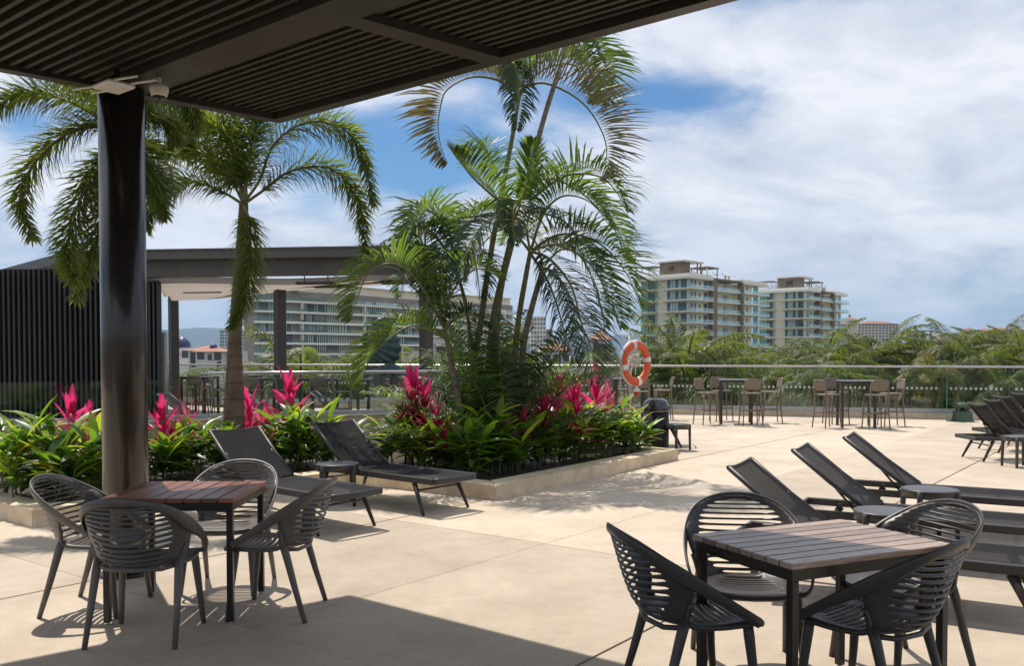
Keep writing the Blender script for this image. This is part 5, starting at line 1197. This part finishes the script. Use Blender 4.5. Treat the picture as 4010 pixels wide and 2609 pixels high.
for f in range(nfl):
    z = zt - 3.2 * f
    strip(lambda i: cv[i], lambda i: inn[i] + out_[i] * .29, z - .62, z).build('floor_slab', bslab, cb_)
    strip(lambda i: cv[i] + out_[i] * .1, lambda i: cv[i] + out_[i] * .14, z, z + 1.0).build('balustrade', bale, cb_)
strip(lambda i: cv[i], lambda i: inn[i] + out_[i] * 8, zt + 3.2, zt + 3.5, 0, 6).build('roof', bslab, cb_)
strip(lambda i: cv[i] + out_[i] * 3, lambda i: inn[i] + out_[i] * 10, zt + 3.001, zt + 5.6, 0, 24).build('penthouse', cream, cb_)
strip(lambda i: cv[i] + out_[i] * 2, lambda i: inn[i] + out_[i] * 10, zt + 5.601, zt + 5.9, 3, 24).build('roof', bslab, cb_)
WM = [win_mesh(1.0, 2.6, 5, 'ccccc', 11, dwinf), win_mesh(1.0, 2.6, 5, 'cdddc', 12, dwinf), win_mesh(1.0, 2.6, 4, 'cccd', 13, dwinf), win_mesh(1.0, 2.6, 4, 'dddd', 14, dwinf)]
rg = random.Random(9); tot = sum((inn[i + 1] - inn[i]).length for i in range(24))
for f in range(nfl + 1):
    z = zt - 3.2 * f if f else zt
    for i in range(24):
        a_, b_ = inn[i], inn[i + 1]; d_ = (b_ - a_); l_ = d_.length
        if f == 0 and i > 5: continue
        zz = zt if f == 0 else zt - 3.2 * (f)
        if i % 6 == 5: continue
        w_ = WM[0 if rg.random() < .5 else rg.randrange(4)]
        o = link('window', w_, cb_, (a_.x + out_[i].x * .27, a_.y + out_[i].y * .27, zz + .02), (0, 0, math.atan2(d_.y, d_.x)), (l_ * (.94 if rg.random() < .7 else .7), 1, 1))
for f in range(nfl):
    for i in (6, 12, 18, 23):
        p = cv[i]; m = MB(); n_ = out_[i]; t_ = Vector((n_.y, -n_.x, 0)); q = [p + n_ * .2, p + n_ * .2 + t_ * .4, p + n_ * 1.6 + t_ * .4, p + n_ * 1.6]
        m.prism([(v.x, v.y) for v in q], zt - 3.2 * f - 2.75, zt - 3.2 * f - .621); m.build('fin_wall', slabm, cb_)

def block(label, x0, x1, ytop, Y, depth, mt, rows, cols, wm, ww, wh, rot=0.0, cat='building', name='hotel', roof=None, zrow=None):
    a_, b_ = at(x0, ytop, Y), at(x1, ytop, Y); W0 = b_.x - a_.x; zt_ = a_.z; t = thing(name, label, cat, (a_.x, Y, 0), rot); m = MB(); m.box((0, 0, -9.5), (W0, depth, zt_)); m.build('wall', mt, t)
    fh = zrow or (zt_ + 9.5) / (rows + .3); wd = wm
    for r in range(rows):
        for c in range(cols): link('window', wd, t, (W0 * (c + .5) / cols - ww / 2, -.02, zt_ - fh * (r + .85)))
    return t, W0, zt_
pinkc = mat('sandy_pink_render', (.70, .56, .44), .8, nscale=.05); rtile = mat('terracotta_tiles', (.34, .17, .10), .8, nscale=1.2, col2=(.24, .11, .07)); whitew = mat('white_render', (.80, .76, .73), .8, nscale=.1); bluet = mat('blue_dome_tiles', (.035, .05, .13), .4)
w_ = win_mesh(2.6, 1.9, 2, 'd', 21, winf)
t, W0, zt_ = block('large sandy pink hotel with a small tower far away right of the towers', 3253, 3520, 1268, 950, 25, pinkc, 12, 20, w_, 2.6, 1.9, name='hotel', zrow=3.0)
x_ = W0 * .22; m = MB(); m.box((x_, -2, zt_ - 30), (x_ + 12, 12, zt_ + 4)); m.build('stair_tower', pinkc, t)
m = MB(); m.add([(x_ - 1, -3, zt_ + 4.02), (x_ + 13, -3, zt_ + 4.02), (x_ + 13, 13, zt_ + 4.02), (x_ - 1, 13, zt_ + 4.02), (x_ + 6, 5, zt_ + 8)], [(3, 2, 1, 0), (0, 1, 4), (1, 2, 4), (2, 3, 4), (3, 0, 4)]); m.lathe([(1.2, zt_ + 7.4), (1.2, zt_ + 9.5), (.1, zt_ + 11)], (x_ + 6, 5, 0), 10); m.build('tower_roof', rtile, t)
for k_ in range(3): link('window', win_mesh(1.6, 1.6, 1, 'd', 30), t, (x_ + 2 + k_ * 3.2, -2.05, zt_ + 1))
m = MB(); m.add([(W0 * .45, -2, zt_ + .05), (W0 * .95, -2, zt_ + .05), (W0 * .95, 22, zt_ + .05), (W0 * .45, 22, zt_ + .05), (W0 * .6, 10, zt_ + 3.2), (W0 * .8, 10, zt_ + 3.2)], [(3, 2, 1, 0), (0, 1, 5, 4), (1, 2, 5), (2, 3, 4, 5), (3, 0, 4)]); m.build('hip_roof', rtile, t)
conc = mat('bare_concrete', (.34, .31, .27), .9, nscale=.3)
a_ = at(3545, 1294, 420); t = thing('unfinished_building', 'unfinished concrete frame building between two palms at right', 'building', (a_.x, 420, 0))
for k_, (zz, x0, x1) in enumerate(((a_.z, 0, 13.2), (a_.z - 3.6, -2, 13.6), (a_.z - 7.2, -2, 13.6))): m = MB(); m.box((x0, 0, zz - .5), (x1, 10, zz)); m.build('floor_slab', conc, t)
for x in (1, 6.5, 12.2):
    m = MB(); m.box((x, .3, -9.5), (x + .8, 1.1, a_.z - .51)); m.build('column', conc, t)
m = MB(); m.box((1.81, 2, a_.z - 7.19), (6.49, 2.2, a_.z - 4.11)); m.box((1.81, 2, a_.z - 3.59), (6.49, 2.2, a_.z - .51)); m.build('infill_wall', gwall, t)
m = MB(); m.box((7.3, 6, -9.5), (12.2, 6.2, a_.z - .51)); m.build('back_wall', dark_m, t)
# hilltop villas at the right edge
for i, (x0, x1, yt, Y, lb) in enumerate(((3790, 3850, 1285, 700, 'leftmost'), (3852, 3905, 1288, 700, 'middle'), (3907, 3990, 1282, 700, 'rightmost in view'), (3992, 4060, 1290, 690, 'edge'))):
    t, W0, zt_ = block('pale villa with tiled roof on the far ridge at the right, %s' % lb, x0, x1, yt + 8, Y, 12, pinkc, 2, 4, win_mesh(1.4, 1.4, 1, 'd', 40), 1.4, 1.4, name='villa', zrow=3.2)
    m = MB(); m.add([(-.8, -1, zt_ + .02), (W0 * .6, -1, zt_ + .02), (W0 * .6, 13, zt_ + .02), (-.8, 13, zt_ + .02), (W0 * .3, 6, zt_ + 2.4)], [(3, 2, 1, 0), (0, 1, 4), (1, 2, 4), (2, 3, 4), (3, 0, 4)]); m.build('tiled_roof', rtile, t)
t, W0, zt_ = block('low tiled house on the ridge right of the concrete frame', 3680, 3760, 1302, 690, 10, pinkc, 1, 5, win_mesh(1.4, 1.4, 1, 'd', 41), 1.4, 1.4, name='villa', zrow=3)
# villas and towers at the left
def hip(m, x0, x1, y0, y1, z, h, ov=.6):
    cx0, cx1 = x0 + (y1 - y0) * .5, x1 - (y1 - y0) * .5
    if cx0 > cx1: cx0 = cx1 = (x0 + x1) / 2
    m.add([(x0 - ov, y0 - ov, z), (x1 + ov, y0 - ov, z), (x1 + ov, y1 + ov, z), (x0 - ov, y1 + ov, z), (cx0, (y0 + y1) / 2, z + h), (cx1, (y0 + y1) / 2, z + h)], [(3, 2, 1, 0), (0, 1, 5, 4), (1, 2, 5), (2, 3, 4, 5), (3, 0, 4)])
ws = win_mesh(.9, 1.3, 1, 'd', 50, dwinf); wl = win_mesh(1.5, 1.7, 2, 'dd', 51, dwinf)
Y = 190; s_ = Y / FP
t = thing('white_villa_block', 'white villa block with terracotta roofs left of the foxtail trunk', 'building', (at(738, 1400, Y).x, Y, 0))
m = MB(); m.box((0, 0, -9.5), (9.2, 12, at(0, 1374, Y).z)); m.box((2.6, -3, -9.5), (8.2, -.01, at(0, 1380, Y).z)); m.build('wall', whitew, t)
m = MB(); hip(m, -.3, 6.0, 0, 10, at(0, 1373, Y).z, 1.2); hip(m, 2.4, 8.4, -3, 3, at(0, 1379, Y).z + .03, 1.2); m.build('tiled_roof', rtile, t)
m = MB(); m.lathe([(.9, 0), (.85, .5), (.5, 1.0), (.05, 1.2)], (5.6, -.5, at(0, 1378, Y).z + .6), 14); m.build('blue_dome', bluet, t)
for (x, z, k_) in ((.4, 1405, wl), (1.6, 1407, ws), (3.0, 1404, wl), (.4, 1435, wl), (1.6, 1435, ws), (6.6, 1407, wl), (5.2, 1407, ws), (7.2, 1435, ws)): link('window', k_, t, (x, -3.02 if 2.6 < x < 8 else -.02, at(0, z + 4, Y).z))
t = thing('white_villa_block', 'white villa with blue dome at the left of the first pavilion post', 'building', (at(650, 1400, 200).x, 200, 0))
m = MB(); m.box((0, 0, -9.5), (7, 10, at(0, 1392, 200).z)); m.build('wall', whitew, t); m = MB(); m.lathe([(1.9, 0), (1.8, .9), (1.2, 1.8), (.5, 2.3), (.05, 2.5)], (2.6, 3, at(0, 1360, 200).z), 18); m.build('blue_dome', bluet, t)
m = MB(); m.lathe([(1.7, at(0, 1392, 200).z), (1.7, at(0, 1360, 200).z)], (2.6, 3, 0), 18); m.build('drum', whitew, t); m = MB(); hip(m, 0, 2.0, 0, 6, at(0, 1390, 200).z, 1.2); m.build('tiled_roof', rtile, t); link('window', wl, t, (3.6, -.02, at(0, 1402, 200).z))
Y = 520; a_ = at(854, 1293, Y); b_ = at(984, 1293, Y); t = thing('glass_tower', 'distant pale blue glass tower behind the foxtail trunk', 'building', (a_.x, Y, 0)); W0 = b_.x - a_.x
blg = mat('blue_tower_glass', (.16, .27, .33), .15, nscale=.2, col2=(.10, .2, .27))
m = MB(); m.box((.6, .6, -9.5), (W0 - .6, 14, a_.z)); m.build('curtain_wall', blg, t)
for k_ in range(16): m = MB(); z = a_.z - k_ * 1.95; m.box((0, 0, z - .35), (W0, 14.5, z)); m.build('floor_slab', bslab, t)
for k_ in range(7): m = MB(); x = .6 + (W0 - 1.2) * k_ / 6; m.box((x - .12, .35, -9.5), (x + .12, .59, a_.z - .36)); m.build('mullion', bslab, t)
t, W0, zt_ = block('white high rise glimpsed between the areca canes', 2078, 2138, 1240, 480, 14, whitew, 10, 5, win_mesh(1.0, 1.1, 1, 'd', 60), 1.0, 1.1, name='high_rise', zrow=2.4)
t, W0, zt_ = block('grey high rise glimpsed beside the white one behind the areca fronds', 2138, 2165, 1290, 500, 14, conc, 8, 3, win_mesh(.8, 1.0, 1, 'd', 61), .8, 1.0, name='high_rise', zrow=2.4)
for (x0, x1, yt, lb) in ((2325, 2392, 1330, 'upper'), (2340, 2405, 1372, 'lower'), (2120, 2240, 1372, 'left')):
    t, W0, zt_ = block('salmon villa with red tiled roofs between the palm clump and the lifebuoy, %s' % lb, x0, x1, yt, 170, 10, whitew, 3, 3, wl, 1.4, 1.6, name='villa', zrow=3.0)
    m = MB(); hip(m, 0, W0, 0, 10, zt_ + .02, 1.8); m.build('tiled_roof', rtile, t)
a_ = at(1550, 1372, 120); t = thing('white_villa', 'plain white villa wall behind the third post and the seahorse sculpture', 'building', (a_.x, 120, 0))
m = MB(); m.box((0, 0, -9.5), (19, 8, a_.z - .2)); m.box((5.2, -1.5, a_.z + .8), (9.5, 8.1, a_.z + 1.5)); m.box((5.2, -.6, -9.5), (5.5, -.01, a_.z + .79)); m.build('wall', whitew, t); m = MB(); m.box((5.6, -.3, a_.z - 2.0), (8.8, -.02, a_.z + .3)); m.build('loggia_shade', dark_m, t)  # solid dark box stands in for the shade of the open loggia
link('window', ws, t, (3.0, -.02, a_.z - 3.0)); link('window', ws, t, (12.0, -.02, a_.z - 2.6))

# ------------------------------------------------------------------ mountains
mt_m = mat('mountain_forest', (.022, .038, .045), .95, col2=(.03, .05, .05), nscale=.003)  # bluish base, some of the distance haze put into the colour
m = MB(); NX, NY = 150, 14; vs = []
prof = [(-900, 1330), (300, 1315), (600, 1300), (700, 1292), (780, 1285), (900, 1292), (1000, 1296), (1200, 1305), (1500, 1312), (1800, 1308), (2000, 1312), (2300, 1318), (2420, 1312), (2600, 1320), (2900, 1345), (3300, 1385), (3700, 1398)]
def pv(x):
    for (a_, b_), (c_, d_) in zip(prof, prof[1:]):
        if a_ <= x <= c_: return b_ + (d_ - b_) * (x - a_) / (c_ - a_)
    return 1400
for i in range(NX + 1):
    px = -900 + 4600 * i / NX
    for j in range(NY + 1):
        v = j / NY; Y = 4200 + 2200 * v; X = (px - 2005) / FP * 5200; zt_ = (YH - pv(px)) / FP * 5200
        z = -12 + (zt_ + 12) * (math.sin(min(1, v / .5) * PI / 2) if v < .5 else (1 - (v - .5) * .9)) * (1 + .10 * mnoise.noise(Vector((X / 500, Y / 400, 3))) ) + 14 * mnoise.noise(Vector((X / 160, Y / 160, 0))) * math.sin(v * PI); vs.append((X * (Y / 5200) ** 0, Y, z))
m.add(vs, [(i * (NY + 1) + j, (i + 1) * (NY + 1) + j, (i + 1) * (NY + 1) + j + 1, i * (NY + 1) + j + 1) for i in range(NX) for j in range(NY)], smooth=True)
struct(m.build('mountains', mt_m))
# ridge at the right
m = MB(); vs = []
for i in range(41):
    X = 230 + 330 * i / 40
    for j in range(7): v = j / 6; vs.append((X, 560 + 260 * v, -10 + 25 * math.sin(v * PI * .62) * (min(1, i / 10)) + 1.2 * mnoise.noise(Vector((X / 20, v * 4, 0)))))
m.add(vs, [(i * 7 + j, (i + 1) * 7 + j, (i + 1) * 7 + j + 1, i * 7 + j + 1) for i in range(40) for j in range(6)], smooth=True); struct(m.build('ridge', hill_m))

# ------------------------------------------------------------------ haze
if HAZE > 0:
    m = MB(); m.box((-6500, -120, -11), (6500, 7200, 330)); hz = stuff(m.build('haze', None if False else bpy.data.materials.new('haze_air')))
    hm_ = hz.data.materials[0]; hm_.use_nodes = True; nt = hm_.node_tree; nt.nodes.remove(nt.nodes['Principled BSDF']); pvn = nt.nodes.new('ShaderNodeVolumePrincipled')
    pvn.inputs['Color'].default_value = (.50, .72, 1.0, 1); pvn.inputs['Density'].default_value = HAZE; pvn.inputs['Anisotropy'].default_value = .2; nt.links.new(pvn.outputs[0], nt.nodes['Material Output'].inputs['Volume'])
